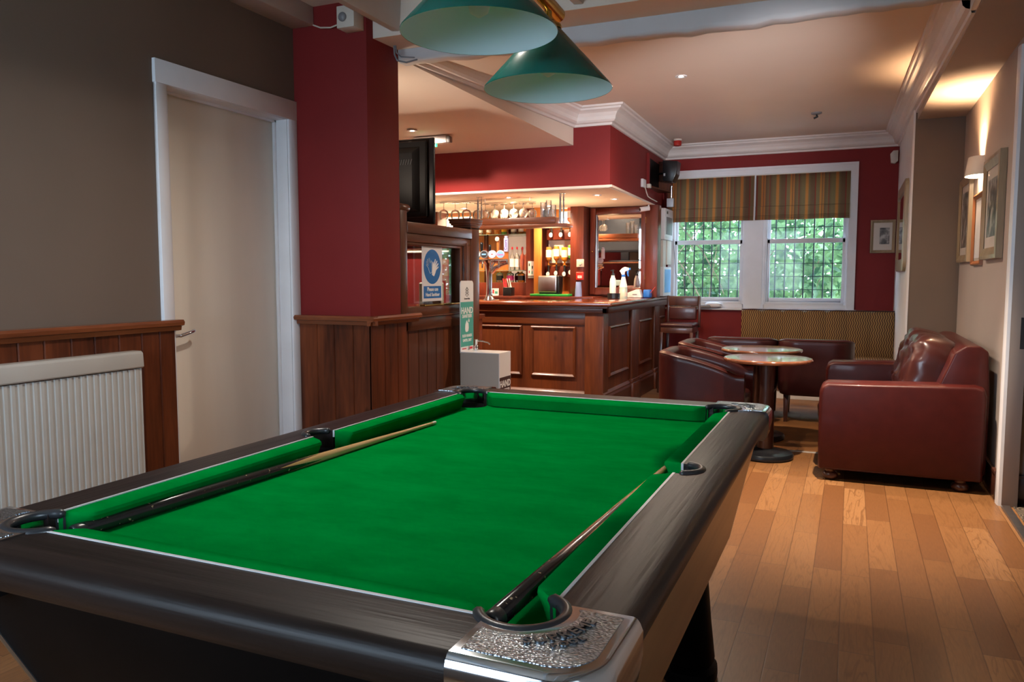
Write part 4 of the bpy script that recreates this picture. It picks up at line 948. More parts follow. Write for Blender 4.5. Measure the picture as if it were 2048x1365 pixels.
# back bar
BB = thing('back_bar', 'wooden back bar with pillars, mirrored recess and glass shelves', 'back bar', (-3.2, 9.0, 0))
obj('lower_cupboards', MB().box(-5.0, -2.72, 8.58, 9.1, 0, 1.06).box(-5.0, -2.705, 8.55, 9.1, 1.06, 1.10), 'back_bar_wood', BB, bevel=.003)
obj('recess_frame', MB().box(-4.95, -3.98, 8.84, 9.08, 1.10, 1.26).box(-3.98, -3.50, 8.84, 9.08, 1.085, 1.262).box(-3.63, -3.50, 8.80, 9.08, 1.262, 2.155), 'back_bar_wood', BB, bevel=.004)
obj('pillar_board', MB().box(-3.635, -3.515, 8.79, 8.80, 1.085, 2.155), 'back_bar_wood', BB)
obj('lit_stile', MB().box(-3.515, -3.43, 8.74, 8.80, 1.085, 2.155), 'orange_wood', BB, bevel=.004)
obj('mirror_panel', MB().box(-3.985, -3.635, 9.055, 9.06, 1.262, 1.85), 'mirror', BB)
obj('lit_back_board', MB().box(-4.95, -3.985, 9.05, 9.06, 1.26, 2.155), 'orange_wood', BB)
obj('side_stile', MB().box(-4.95, -4.86, 8.8, 9.08, 1.10, 2.155), 'back_bar_wood', BB, bevel=.003)
obj('shelf_support', MB().box(-4.3, -4.26, 9.0, 9.05, 1.26, 1.86), 'back_bar_wood', BB, bevel=.003)
obj('shelf', MB().box(-4.85, -3.635, 8.80, 9.04, 1.846, 1.854), 'shelf_glass', BB)
obj('shelf', MB().box(-4.85, -3.635, 8.82, 9.04, 1.405, 1.413), 'shelf_glass', BB)
obj('optic_pillar', MB().box(-3.06, -2.895, 8.76, 9.08, 1.10, 2.155), 'back_bar_wood', BB, bevel=.004)
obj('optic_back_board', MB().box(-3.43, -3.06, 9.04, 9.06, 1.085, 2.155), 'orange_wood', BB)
obj('optic_rail', MB().box(-3.43, -3.06, 8.95, 9.04, 1.78, 1.90), 'back_bar_wood', BB, bevel=.003)
obj('optic_rail', MB().box(-3.43, -3.06, 8.95, 9.04, 1.33, 1.46), 'back_bar_wood', BB, bevel=.003)
obj('grey_panel', MB().box(-3.43, -3.06, 9.02, 9.038, 1.50, 1.775), 'mount_card', BB)
obj('glow_panel', MB().box(-3.30, -3.07, 9.025, 9.04, 1.95, 2.12), 'light_panel', BB)
obj('glow_panel', MB().box(-4.855, -4.50, 9.035, 9.049, 1.87, 2.10), 'light_panel', BB)  # glowing sheet stands in for the bright reflection of a warm spot
# mirrored cupboard
MC = thing('mirrored_cupboard', 'dark wooden cupboard with a mirror door at the right end of the bar', 'cupboard', (-2.5, 8.95, 1.085))
obj('cupboard_body', MB().box(-2.893, -2.19, 8.99, 9.1, 1.10, 2.155).box(-2.20, -2.06, 8.93, 9.1, 1.092, 2.155), 'back_bar_wood', MC, bevel=.003)
df = MB(); x0, x1, z0, z1 = -2.88, -2.205, 1.125, 2.14
df.box(x0, x0 + .07, 8.955, 8.99, z0, z1).box(x1 - .055, x1, 8.955, 8.99, z0, z1).box(x0 + .07, x1 - .055, 8.955, 8.99, z1 - .075, z1).box(x0 + .07, x1 - .055, 8.955, 8.99, z0, z0 + .075)
dr = obj('cupboard_door', df, 'back_bar_wood', MC, bevel=.006)
sub(dr, MC)
mb = MB(); a0, a1, b0, b1 = x0 + .07, x1 - .055, z0 + .075, z1 - .075; g = .028
o4 = [(a0, b0), (a1, b0), (a1, b1), (a0, b1)]; i4 = [(a0 + g, b0 + g), (a1 - g, b0 + g), (a1 - g, b1 - g), (a0 + g, b1 - g)]
for k in range(4): mb.face([(o4[k][0], 8.984, o4[k][1]), (o4[(k + 1) % 4][0], 8.984, o4[(k + 1) % 4][1]), (i4[(k + 1) % 4][0], 8.981, i4[(k + 1) % 4][1]), (i4[k][0], 8.981, i4[k][1])])
mb.face([(x, 8.981, z) for x, z in i4]); obj('door_mirror', mb, 'mirror', dr, smooth=0)
obj('door_knob', MB().lathe([(.004, 8.955), (.006, 8.945), (.011, 8.938), (.008, 8.930), (.001, 8.928)], (x0 + .035, 0, 1.63), 14, 'y'), 'brass', dr, smooth=60)
for z in (1.30, 1.62, 1.95): obj('hinge', MB().box(x1 - .004, x1 + .006, 8.949, 8.957, z, z + .07), 'brass', dr)

# glass gantry over the counter
G = thing('glass_gantry', 'wooden glass shelf hung over the bar counter on chrome posts', 'gantry shelf', (-3.0, 7.35, 1.84))
obj('gantry_beam', MB().box(-3.56, -2.71, 7.30, 7.42, 1.86, 1.925), 'bar_wood_x', G, bevel=.004)
obj('gantry_shelf', MB().box(-3.60, -2.575, 7.27, 7.45, 1.822, 1.856), 'bar_wood_x', G, bevel=.004)
for x in (-3.575, -3.535, -2.67, -2.635):
    obj('chrome_post', MB().tube([(x, 7.34, 1.856 if x > -3 else 1.92), (x, 7.34, 2.158)], .011 if x in (-3.575, -2.67) else .008, 12).lathe([(.02, 2.15), (.02, 2.158)], (x, 7.34, 0), 16), 'chrome', G, smooth=50)

# hanging wine glasses
def wineglass():
    t = thing('wine_glass', 'g', 'glass', (0, 0, 0))
    obj('bowl', MB().openlathe([(.030, -.175), (.036, -.155), (.0395, -.13), (.037, -.10), (.026, -.08), (.010, -.073), (.0038, -.068)], (0, 0, 0), 20), 'clear_glass', t, local=True, smooth=60)
    obj('stem', MB().lathe([(.0036, -.07), (.0034, -.012), (.006, -.006)], (0, 0, 0), 8), 'clear_glass', t, local=True, smooth=60)
    obj('foot', MB().lathe([(.033, 0), (.033, -.003), (.006, -.007)], (0, 0, 0), 20), 'clear_glass', t, local=True, smooth=60)
    return t
wg = wineglass(); first = True
row = [(-3.60 + i * .055, 7.57 + (.11 if i % 2 else 0), 2.10) for i in range(10)]
other = [(-4.13, 7.62, 2.14, 'hanging wine glass on the wire rack, leftmost beside the television'), (-4.035, 7.71, 2.14, 'hanging wine glass on the wire rack, second from the television'), (-3.84, 7.60, 2.13, 'hanging wine glass on the wire rack just left of the post cap'), (-3.765, 7.71, 2.13, 'hanging wine glass on the wire rack nearest the left chrome posts')]
ordn = ['leftmost', 'second from the left', 'third from the left', 'fourth from the left', 'fifth from the left', 'fifth from the right', 'fourth from the right', 'third from the right', 'second from the right', 'rightmost']
for qi, q in enumerate(row):
    o = wg if first else copy_tree(wg); first = False
    o.location = q; o['label'] = 'upturned wine glass hanging above the gantry shelf, ' + ordn[qi] + ' of its row'; o['group'] = 'wine glasses hanging above the gantry'
    o.scale = (1.15, 1.15, .82)
for x, y, z, lab in other:
    o = copy_tree(wg); o.location = (x, y, z); o['label'] = lab; o['group'] = 'wine glasses on the wire rack'; o.scale = (1.35, 1.35, 1.02)
rk = thing('glass_rack', 'thin wire glass rack under the bar soffit, left of the chrome posts', 'glass rack', (-3.95, 7.64, 2.15))
obj('wire', MB().tube([(-4.28, 7.58, 2.145), (-3.66, 7.58, 2.145), (-3.66, 7.70, 2.145), (-4.28, 7.70, 2.145)], .003, 6, True).tube([(-4.2, 7.58, 2.145), (-4.2, 7.58, 2.16)], .003, 6).tube([(-3.72, 7.58, 2.145), (-3.72, 7.58, 2.16)], .003, 6), 'steel', rk)
rk = thing('glass_rack', 'pale glass rack holding the tight row of wine glasses above the gantry', 'glass rack', (-3.35, 7.62, 2.11))
obj('rack_bar', MB().tube([(-3.62, 7.565, 2.112), (-3.07, 7.565, 2.112), (-3.07, 7.69, 2.112), (-3.62, 7.69, 2.112)], .004, 6, True).tube([(-3.6, 7.565, 2.112), (-3.6, 7.565, 2.16)], .003, 6).tube([(-3.09, 7.565, 2.112), (-3.09, 7.565, 2.16)], .003, 6), 'steel', rk)
# tumblers on the gantry
for i, (x, h) in enumerate(((-2.86, .15), (-2.80, .17), (-2.75, .12))):
    o = rebase(tag(obj('tall_glass', MB().openlathe([(.001, 0), (.024, 0), (.026, .01), (.028, h)], (x, 7.36, 1.927), 18), 'clear_glass', smooth=60), ['tall clear glass on the gantry shelf, leftmost of the three', 'tallest clear glass on the gantry shelf', 'short clear glass on the gantry shelf beside the chrome post'][i], 'glass', 'tall glasses on the gantry'), (x, 7.36, 1.927))

# ---------------- bottles
def bottle(label, x, y, z, h, r_, body, cap_m, lab_m, cat='bottle', group=None, inv=False, neck=.3, name='bottle', dispenser=False):
    t = thing(name, label, cat, (x, y, z), group)
    nh = h * neck; s = h - nh
    P = [(r_ * .9, 0), (r_, .006), (r_, s * .82), (r_ * .8, s * .93), (r_ * .38, s), (r_ * .30, s + nh * .2), (r_ * .30, h - .02)]
    if inv: P = [(a, h - b_) for a, b_ in P][::-1]
    cpz = [(r_ * .36, h - .03), (r_ * .36, h)] if not inv else [(r_ * .36, 0), (r_ * .36, .03)]
    obj('bottle_body', MB().lathe(P, (0, 0, 0), 20), body, t, local=True, smooth=50)
    obj('cap', MB().lathe(cpz, (0, 0, 0), 16), cap_m, t, local=True)
    if lab_m:
        l0, l1 = (s * .2, s * .7) if not inv else (h - s * .7, h - s * .2)
        obj('label', MB().openlathe([(r_ * 1.015, l0), (r_ * 1.015, l1)], (0, 0, 0), 20), lab_m, t, local=True, smooth=60)
    if dispenser:
        obj('optic', MB().lathe([(.006, -.11), (.010, -.09), (.016, -.07), (.016, -.03), (.010, -.01), (.010, .01)], (0, 0, 0), 14), 'black_plastic', t, local=True, smooth=60)
        obj('optic_badge', MB().lathe([(.028, -.022), (.028, -.028)], (0, 0, -.075), 20, 'y', .8, 1), 'poster_white', t, local=True)
    return t
optg = 'upturned spirit bottles on the lower optics'
bottle('upturned spirit bottle with a cream label, lower optics, leftmost', -3.385, 8.90, 1.44, .25, .034, 'amber_glass', 'black_plastic', 'poster_white', inv=True, dispenser=True, group=optg)
bottle('upturned whisky bottle with a tall white label, lower optics, second from left', -3.283, 8.90, 1.45, .25, .034, 'amber_glass', 'black_plastic', 'ink_white', inv=True, dispenser=True, group=optg)
bottle('upturned amber bottle with a narrow label, lower optics, third from left', -3.178, 8.90, 1.44, .245, .038, 'liquid_amber', 'black_plastic', 'mount_card', inv=True, dispenser=True, group=optg)
bottle('upturned green bottle half hidden by the pillar, lower optics', -3.098, 8.90, 1.46, .25, .034, 'green_glass', 'black_plastic', 'ink_white', inv=True, dispenser=True, group=optg)
bottle('upturned bottle of red-orange spirit high beside the pillar', -3.106, 8.90, 1.91, .24, .042, 'pink_glass', 'black_plastic', 'poster_white', inv=True, dispenser=True)
for i, x in enumerate((-3.349, -3.222)):
    t = bottle(['upturned clear bottle on the upper optics, nearest the lit stile', 'upturned clear bottle on the upper optics, middle one'][i], x, 8.90, 1.91, .23, .034, 'clear_glass', 'black_plastic', None, inv=True, dispenser=True, group='upper optics bottles')
# red capped bottles in the recess
for i, (x, lab) in enumerate(((-3.865, 'red-capped clear bottle on the middle glass shelf, leftmost of the four'), (-3.80, 'red-capped clear bottle on the middle glass shelf, second of the four'), (-3.728, 'red-capped pink gin bottle on the middle glass shelf, third of the four'), (-3.672, 'red-capped pink gin bottle on the middle glass shelf, rightmost of the four'))):
    bottle(lab, x, 8.90, 1.414, .285, .030, 'clear_glass' if i < 2 else 'pink_glass', 'bottle_cap_red', 'ink_white' if i < 2 else 'pink_glass', group='red-capped bottles')
for i, (x, m1, m2, lab) in enumerate(((-4.05, 'clear_glass', 'ink_black', 'squat bottle with a black label on the lowest back bar ledge, left one'), (-3.905, 'clear_glass', 'ink_pink', 'squat bottle with a pink label on the lowest back bar ledge'), (-3.755, 'amber_glass', 'ink_black', 'squat bottle with a black label on the lowest back bar ledge, right one'))):
    bottle(lab, x, 8.93, 1.263, .135, .045, m1, 'brass', m2, neck=.12, group='squat bottles')
for i, (x, m1, m2, h, lab) in enumerate(((-4.20, 'amber_glass', 'mount_card', .13, 'amber bottle on the top glass shelf, far left'), (-4.09, 'amber_glass', None, .14, 'plain amber bottle on the top glass shelf'), (-3.99, 'green_glass', 'yellow_plastic', .16, 'green bottle with a yellow label on the top glass shelf'), (-3.86, 'clear_glass', 'ink_white', .15, 'white labelled bottle on the top glass shelf'), (-3.76, 'amber_glass', 'mount_card', .14, 'amber bottle with a beige label on the top glass shelf'), (-3.69, 'amber_glass', 'liquid_amber', .14, 'orange labelled bottle on the top glass shelf, rightmost'))):
    bottle(lab, x, 8.93, 1.855, h + .08, .034, m1, 'brass', m2, group='bottles on the top glass shelf')
for i, (x, m1, lab) in enumerate(((-4.40, 'clear_glass', 'pale bottle glowing in the lit corner left of the post, left one'), (-4.32, 'clear_glass', 'pale bottle glowing in the lit corner left of the post, right one'))):
    bottle(lab, x, 8.93, 1.855, .22, .034, m1, 'green_glass', 'ink_white', group='pale bottles in the lit corner')
bottle('yellow bottle standing low behind the beer tap', -4.27, 8.72, 1.10, .30, .030, 'yellow_plastic', 'yellow_plastic', None)

# beer tap
t = thing('beer_tap', 'tall chrome beer font with four round badges and handles', 'beer tap', (-3.44, 7.30, 1.09))
TY = 7.30
obj('column', MB().lathe([(.062, 1.09), (.060, 1.10), (.045, 1.115), (.034, 1.15), (.029, 1.22), (.030, 1.32), (.036, 1.40), (.05, 1.45), (.07, 1.485), (.08, 1.50)], (-3.43, TY, 0), 32), 'chrome', t, smooth=60)
obj('font_bar', MB().tube([(-3.55, TY, 1.49), (-3.23, TY, 1.49)], .024, 16).tube([(-3.40, TY, 1.38), (-3.36, TY, 1.42), (-3.28, TY, 1.455), (-3.22, TY, 1.47)], [.03, .024, .018, .014], 12), 'chrome', t, smooth=60)
for i, (x, mb_, inner, hz, hm) in enumerate(((-3.55, 'grey_plastic', 'ink_white', 1.66, 'black_plastic'), (-3.468, 'grey_plastic', 'ink_black', 1.665, 'black_plastic'), (-3.376, 'badge_lilac', 'ink_white', 1.655, 'black_plastic'), (-3.284, 'badge_lilac', 'ink_light_blue', 1.72, 'orange_wood'))):
    bd = obj('tap_badge', MB().lathe([(.043, TY - .030), (.045, TY - .036), (.045, TY - .044), (.042, TY - .047)], (x, 0, 1.56), 28, 'y', 1, .92), mb_, t, smooth=40)
    sub(bd, t)
    obj('badge_face', MB().lathe([(.036, TY - .047), (.036, TY - .0485)], (x, 0, 1.56), 28, 'y', 1, .92), inner, bd)
    if i == 3: text('lettering', 'Coors', .026, 'ink_pink', bd, (x, TY - .0492, 1.556), axes((1, 0, 0), (0, 0, 1)), bold=.0008)
    if i == 2: obj('badge_mark', MB().box(x - .012, x + .012, TY - .0495, TY - .0485, 1.556, 1.566), 'ink_red', bd)
    if i == 1: obj('badge_mark', MB().box(x - .024, x + .024, TY - .0495, TY - .0485, 1.553, 1.568), 'ink_light_blue', bd)
    obj('spout', MB().tube([(x, TY - .01, 1.49), (x, TY - .075, 1.485), (x, TY - .085, 1.45), (x, TY - .085, 1.42)], [.012, .011, .009, .008], 10), 'chrome', t, smooth=60)
for x, z0, z1, r0, r1, m_ in ((-3.515, 1.59, 1.68, .011, .017, 'black_plastic'), (-3.423, 1.59, 1.655, .011, .014, 'black_plastic'), (-3.328, 1.58, 1.70, .012, .018, 'orange_wood')):
    obj('tap_handle', MB().lathe([(r0, z0), (r0 * 1.3, z0 + .03), (r1, z1 - .02), (r1, z1), (r1 * .5, z1 + .006)], (x, TY, 0), 16), m_, t, smooth=60)
obj('handle_disc', MB().lathe([(.022, TY - .022), (.024, TY - .028), (.020, TY - .03)], (-3.328, 0, 1.715), 20, 'y'), 'mount_card', t)
hl = obj('tall_handle', MB().rbox(-3.258, -3.212, TY - .02, TY + .01, 1.585, 1.725, .006).rbox(-3.25, -3.22, TY - .02, TY + .01, 1.725, 1.745, .004), 'badge_lilac', t)
sub(hl, t); text('lettering', 'Coors', .040, 'ink_purple', hl, (-3.235, TY - .0212, 1.655), axes((0, 0, 1), (-1, 0, 0)), bold=.0008)

# things on the front counter
def small(name, mb, mat, label, cat, base_, **k): return rebase(tag(obj(name, mb, mat, **k), label, cat), base_)
t = thing('straw_holder', 'black caddy of red and black-striped straws behind the beer tap', 'straw holder', (-3.82, 8.68, 1.10))
obj('caddy', MB().rbox(-3.87, -3.765, 8.62, 8.74, 1.10, 1.205, .006), 'black_plastic', t)
for k in range(9):
    x = -3.862 + (k % 3) * .012 + (.0 if k < 5 else .050); a = random.uniform(-.02, .02)
    obj('straw', MB().tube([(x, 8.65 + k * .006, 1.20), (x - .014 + a, 8.65 + k * .006, 1.31)], .0042, 6), 'ink_red' if k < 5 else 'ink_white', t)
t = thing('payment_sign', 'small white acrylic sign with red and green marks beside the straws', 'sign', (-3.98, 8.66, 1.10))
obj('sign_face', MB().rbox(-4.03, -3.94, 8.655, 8.661, 1.105, 1.19, .002, 1), 'white_plastic', t)
obj('red_mark', MB().box(-4.02, -4.002, 8.6540, 8.6552, 1.13, 1.175), 'ink_red', t); obj('green_mark', MB().box(-3.99, -3.955, 8.6540, 8.6552, 1.125, 1.155), 'teal_print', t)
obj('sign_foot', MB().box(-4.02, -3.95, 8.64, 8.68, 1.10, 1.106), 'white_plastic', t)
t = thing('menu_card', 'white card with bottle pictures pinned to the back bar pillar', 'card', (-3.56, 8.785, 1.34))
obj('card', MB().box(-3.607, -3.53, 8.782, 8.79, 1.345, 1.52), 'poster_white', t)
for x, z, m_ in ((-3.59, 1.475, 'ink_black'), (-3.55, 1.445, 'ink_black'), (-3.59, 1.39, 'ink_red'), (-3.553, 1.38, 'teal_print')): obj('bottle_picture', MB().box(x - .007, x + .007, 8.7805, 8.782, z - .016, z + .018), m_, t)
obj('card_strip', MB().box(-3.607, -3.53, 8.783, 8.79, 1.315, 1.338), 'grey_plastic', t)

def small(name, mb, mat, label, cat, base_, **k): return rebase(tag(obj(name, mb, mat, **k), label, cat), base_)
small('bar_mat', MB().rbox(-3.50, -3.02, 8.58, 8.74, 1.10, 1.128, .006), 'green_cloth_mat', 'flat green mat under the steel toaster on the back counter', 'bar mat', (-3.26, 8.66, 1.1))
t = thing('toaster', 'brushed steel toaster with black ends standing on the green mat', 'toaster', (-3.27, 8.66, 1.128))
obj('steel_body', MB().rbox(-3.405, -3.165, 8.59, 8.73, 1.145, 1.345, .02, 4), 'steel', t, smooth=50)
obj('black_end', MB().rbox(-3.175, -3.135, 8.59, 8.73, 1.14, 1.345, .015, 3), 'black_plastic', t, smooth=50)
obj('toaster_base', MB().rbox(-3.39, -3.14, 8.60, 8.72, 1.128, 1.15, .006), 'black_plastic', t)
small('lilac_jug', MB().lathe([(.042, 0), (.040, .06), (.030, .172), (.027, .172), (.036, .01), (.001, .008)], (-2.93, 8.69, 1.10), 28), 'lilac_plastic', 'upturned lilac plastic cup on the back counter below the red call point', 'cup', (-2.93, 8.69, 1.1), smooth=50)
t = thing('dimmer_switch', 'square cream dimmer switch on the back bar pillar', 'switch', (-2.93, 8.76, 1.49))
obj('plate', MB().rbox(-2.977, -2.885, 8.748, 8.76, 1.445, 1.537, .004), 'cream_plastic', t); obj('dial', MB().lathe([(.022, 8.748), (.020, 8.735), (.004, 8.733)], (-2.93, 0, 1.49), 24, 'y'), 'cream_plastic', t, smooth=50)
t = thing('call_point', 'red fire alarm call point on the back bar pillar', 'fire call point', (-2.93, 8.76, 1.34))
obj('housing', MB().rbox(-2.977, -2.885, 8.73, 8.76, 1.293, 1.385, .005), 'red_plastic', t); obj('glass_plate', MB().box(-2.955, -2.905, 8.728, 8.731, 1.315, 1.345), 'white_plastic', t)
text('lettering', 'FIRE', .018, 'ink_black', t, (-2.93, 8.7275, 1.33), axes((1, 0, 0), (0, 0, 1)))
# side counter things
t = thing('squeeze_bottle', 'tall white spray bottle with black nozzle on the bar top, left of the green one', 'bottle', (-2.445, 8.45, 1.09))
obj('bottle_body', MB().lathe([(.034, 1.09), (.036, 1.10), (.036, 1.27), (.030, 1.31), (.021, 1.325), (.019, 1.345)], (-2.445, 8.45, 0), 24), 'white_plastic', t, smooth=50)
obj('nozzle', MB().lathe([(.018, 1.345), (.018, 1.365), (.010, 1.37), (.009, 1.395), (.014, 1.40), (.012, 1.41)], (-2.445, 8.45, 0), 18).box(-2.47, -2.44, 8.44, 8.455, 1.395, 1.407), 'black_plastic', t)
t = thing('spray_bottle', 'green cleaning spray bottle with white and blue trigger on the bar top', 'spray bottle', (-2.325, 8.45, 1.09))
obj('bottle_body', MB().lathe([(.044, 1.09), (.046, 1.10), (.046, 1.19), (.040, 1.235), (.026, 1.30), (.019, 1.33)], (-2.325, 8.45, 0), 24), 'frosted_green', t, smooth=50)
obj('clear_shoulder', MB().openlathe([(.0465, 1.215), (.0405, 1.24), (.0265, 1.302), (.0195, 1.332)], (-2.325, 8.45, 0), 24), 'white_plastic', t, smooth=50)
obj('paper_label', MB().openlathe([(.0468, 1.115), (.0468, 1.16)], (-2.325, 8.45, 0), 24), 'mount_card', t, smooth=50)
obj('collar', MB().lathe([(.020, 1.33), (.022, 1.332), (.022, 1.35), (.018, 1.355)], (-2.325, 8.45, 0), 20), 'blue_plastic', t)
obj('trigger_head', MB().prism([(-2.345, 1.355), (-2.31, 1.355), (-2.305, 1.39), (-2.26, 1.405), (-2.262, 1.43), (-2.31, 1.44), (-2.34, 1.425), (-2.368, 1.395), (-2.358, 1.385)], 'y', 8.437, 8.463), 'white_plastic', t, bevel=.004)
obj('trigger', MB().prism([(-2.285, 1.40), (-2.262, 1.40), (-2.268, 1.37), (-2.262, 1.335), (-2.275, 1.335), (-2.284, 1.37)], 'y', 8.440, 8.460).box(-2.275, -2.245, 8.44, 8.46, 1.405, 1.43), 'blue_plastic', t, bevel=.002)
small('ashtray', MB().lathe([(.060, 1.09), (.068, 1.095), (.070, 1.15), (.064, 1.15), (.058, 1.105), (.001, 1.10)], (-2.385, 8.28, 0), 28), 'black_plastic', 'round black tub in front of the two spray bottles on the bar top', 'tub', (-2.385, 8.28, 1.09), smooth=50)
t = thing('card_reader', 'white card reader lying on the bar top beside the green spray', 'card reader', (-2.27, 8.9, 1.09))
obj('reader_body', MB().prism([(-2.385, 1.092), (-2.39, 1.125), (-2.36, 1.145), (-2.25, 1.188), (-2.215, 1.185), (-2.185, 1.10), (-2.19, 1.092)], 'y', 8.72, 8.83), 'white_plastic', t, bevel=.006)
obj('reader_keys', MB().box(-2.29, -2.24, 8.716, 8.721, 1.125, 1.135), 'grey_plastic', t)
t = thing('cleaning_cloth', 'blue folded cloth with a red string on the bar top behind the card reader', 'cloth', (-2.15, 9.1, 1.09))
obj('cloth', MB().rbox(-2.185, -2.105, 8.78, 8.90, 1.092, 1.185, .015, 3), 'blue_plastic', t, smooth=50)
obj('string', MB().tube([(-2.13, 8.79, 1.13), (-2.10, 8.80, 1.15), (-2.07, 8.82, 1.195), (-2.055, 8.83, 1.215)], .0028, 6), 'ink_red', t)
struct('wall_bar_end', MB().box(-2.40, -2.16, 9.11, YW, 1.095, 2.155), 'red_paint')
# electrical boxes
t = thing('fuse_box', 'white electrical box with a smoked window cover between the bar and the far window', 'electrical box', (-2.1, 9.5, 1.77))
obj('box_body', MB().rbox(-2.158, -2.06, 9.3, 9.76, 1.775, 2.148, .006), 'white_plastic', t)
obj('smoked_cover', MB().box(-2.061, -2.056, 9.38, 9.70, 1.84, 2.05), 'grey_plastic', t, bevel=.002)
obj('cover_latch', MB().box(-2.061, -2.054, 9.40, 9.45, 2.085, 2.115), 'black_plastic', t)
t = thing('meter_box', 'tall white cable box below the fuse box beside the far window', 'electrical box', (-2.1, 9.5, 1.1))
obj('upper_trunking', MB().rbox(-2.158, -2.085, 9.34, 9.50, 1.45, 1.773, .004).rbox(-2.158, -2.07, 9.50, 9.74, 1.48, 1.773, .004), 'cream_plastic', t)
obj('lower_box', MB().rbox(-2.158, -2.07, 9.32, 9.74, 1.097, 1.45, .005), 'white_plastic', t)
obj('lower_cover', MB().box(-2.0705, -2.066, 9.38, 9.70, 1.14, 1.42), 'ink_light_blue', t)
small('hanging_cable', MB().tube([(-2.05, 9.72, 1.80), (-2.03, 9.74, 1.6), (-2.02, 9.76, 1.40), (-1.99, 9.78, 1.27), (-1.93, 9.80, 1.20), (-1.88, 9.81, 1.19)], .0035, 6), 'grey_plastic', 'thin grey cable looping from the electrical boxes across the window frame', 'cable', (-2.03, 9.75, 1.5))
# speaker, niche, socket, camera
t = thing('wall_speaker', 'black wedge-shaped loudspeaker high in the corner left of the far window', 'loudspeaker', (-1.97, 9.2, 2.5))
obj('speaker_cabinet', MB().prism([(-2.05, 2.445), (-2.06, 2.68), (-1.885, 2.665), (-1.90, 2.52), (-1.94, 2.43)], 'y', 9.12, 9.32), 'black_plastic', t, bevel=.008)
obj('speaker_grille', MB().prism([(-1.888, 2.655), (-1.884, 2.655), (-1.899, 2.525), (-1.903, 2.525)], 'y', 9.14, 9.30), 'dark_plastic', t)
obj('speaker_badge', MB().box(-2.045, -2.025, 9.117, 9.12, 2.50, 2.53), 'steel', t)
obj('mount_arm', MB().tube([(-2.05, 9.3, 2.56), (-2.12, 9.36, 2.56), (-2.165, 9.4, 2.56)], .010, 8), 'black_plastic', t)
t = thing('open_wall_cupboard', 'open wooden wall cupboard with a dark inside high on the red bar fascia', 'wall cupboard', (-2.15, 9.2, 2.35))
fxx = lambda y: -2.085 - (y - 7.07) * .0432
obj('dark_recess_panel', MB().hexa([(fxx(8.80) + .001, 8.80, 2.36), (fxx(8.80) + .006, 8.80, 2.36), (fxx(9.5) + .006, 9.5, 2.36), (fxx(9.5) + .001, 9.5, 2.36)], [(fxx(8.80) + .001, 8.80, 2.685), (fxx(8.80) + .006, 8.80, 2.685), (fxx(9.5) + .006, 9.5, 2.685), (fxx(9.5) + .001, 9.5, 2.685)]), 'black_laminate', t)  # black sheet on the fascia puts the dark of the recess into colour
obj('cupboard_side', MB().box(fxx(9.5), fxx(9.5) + .175, 9.49, 9.51, 2.35, 2.72), 'bar_wood_z', t); obj('cupboard_rim', MB().box(fxx(8.78), fxx(8.78) + .03, 8.765, 8.80, 2.35, 2.72), 'red_paint', t)
obj('cupboard_floor', MB().hexa([(fxx(8.8), 8.8, 2.345), (fxx(8.8) + .03, 8.8, 2.345), (fxx(9.5) + .17, 9.5, 2.345), (fxx(9.5), 9.5, 2.345)], [(fxx(8.8), 8.8, 2.36), (fxx(8.8) + .03, 8.8, 2.36), (fxx(9.5) + .17, 9.5, 2.36), (fxx(9.5), 9.5, 2.36)]), 'bar_wood_y', t)
t = thing('plug_socket', 'white plug and socket with a hanging lead on the red bar fascia', 'socket', (-2.14, 8.54, 2.35))
obj('socket_plate', MB().rbox(-2.150, -2.118, 8.46, 8.60, 2.31, 2.40, .006), 'white_plastic', t); obj('plug', MB().rbox(-2.12, -2.08, 8.62, 8.68, 2.315, 2.36, .006), 'cream_plastic', t)
obj('lead', MB().tube([(-2.11, 8.52, 2.31), (-2.10, 8.53, 2.26), (-2.09, 8.56, 2.215), (-2.08, 8.66, 2.20), (-2.09, 9.0, 2.195)], .006, 8), 'cream_plastic', t)
t = thing('security_camera', 'white bullet security camera under the bar soffit near the mirrored cupboard', 'camera', (-2.08, 8.5, 2.1))
obj('camera_body', MB().tube([(-2.235, 8.80, 2.095), (-2.145, 8.86, 2.112)], .027, 18), 'white_plastic', t, smooth=50)
obj('camera_lens', MB().tube([(-2.238, 8.798, 2.0943), (-2.234, 8.801, 2.0952)], .018, 18), 'black_plastic', t)
obj('camera_bracket', MB().tube([(-2.16, 8.85, 2.12), (-2.15, 8.855, 2.14), (-2.15, 8.86, 2.162)], .010, 8), 'white_plastic', t)
small('aerial_tube', MB().tube([(-2.02, 9.45, 2.17), (-2.02, 9.45, 2.42)], .011, 10).box(-2.07, -1.99, 9.43, 9.5, 2.17, 2.27), 'steel', 'short bright metal bracket tube below the corner loudspeaker', 'bracket', (-2.02, 9.45, 2.2))

# ------------------------------------------------------------------ ceiling lamps
def downlight(label, x, y, z, p, ang=120, col=WARM, grp='recessed ceiling spotlights'):
    t = thing('ceiling_spotlight', label, 'spotlight', (x, y, z), grp)
    obj('bezel', MB().lathe([(.030, -.002), (.044, -.004), (.046, .002), (.046, .006), (.030, .006)], (0, 0, 0), 28), 'white_plastic', t, local=True, smooth=40)
    obj('lens', MB().lathe([(.029, -.001), (.001, -.0035)], (0, 0, 0), 24), 'lamp_lens', t, local=True)
    spot('spot', (x, y, z - .012), p, ang, .9, col)
C2 = (1, .80, .62)
downlight('glowing recessed spotlight in the main ceiling above the bar front', -1.26, 6.17, cz(6.17) + H - .002, 110, 165, C2)
downlight('glowing recessed spotlight in the low ceiling beside the television', -3.665, 6.18, 2.640, 190, 174, C2)
downlight('recessed spotlight in the bar soffit above the beer tap', -3.30, 7.50, 2.152, 60, 150)
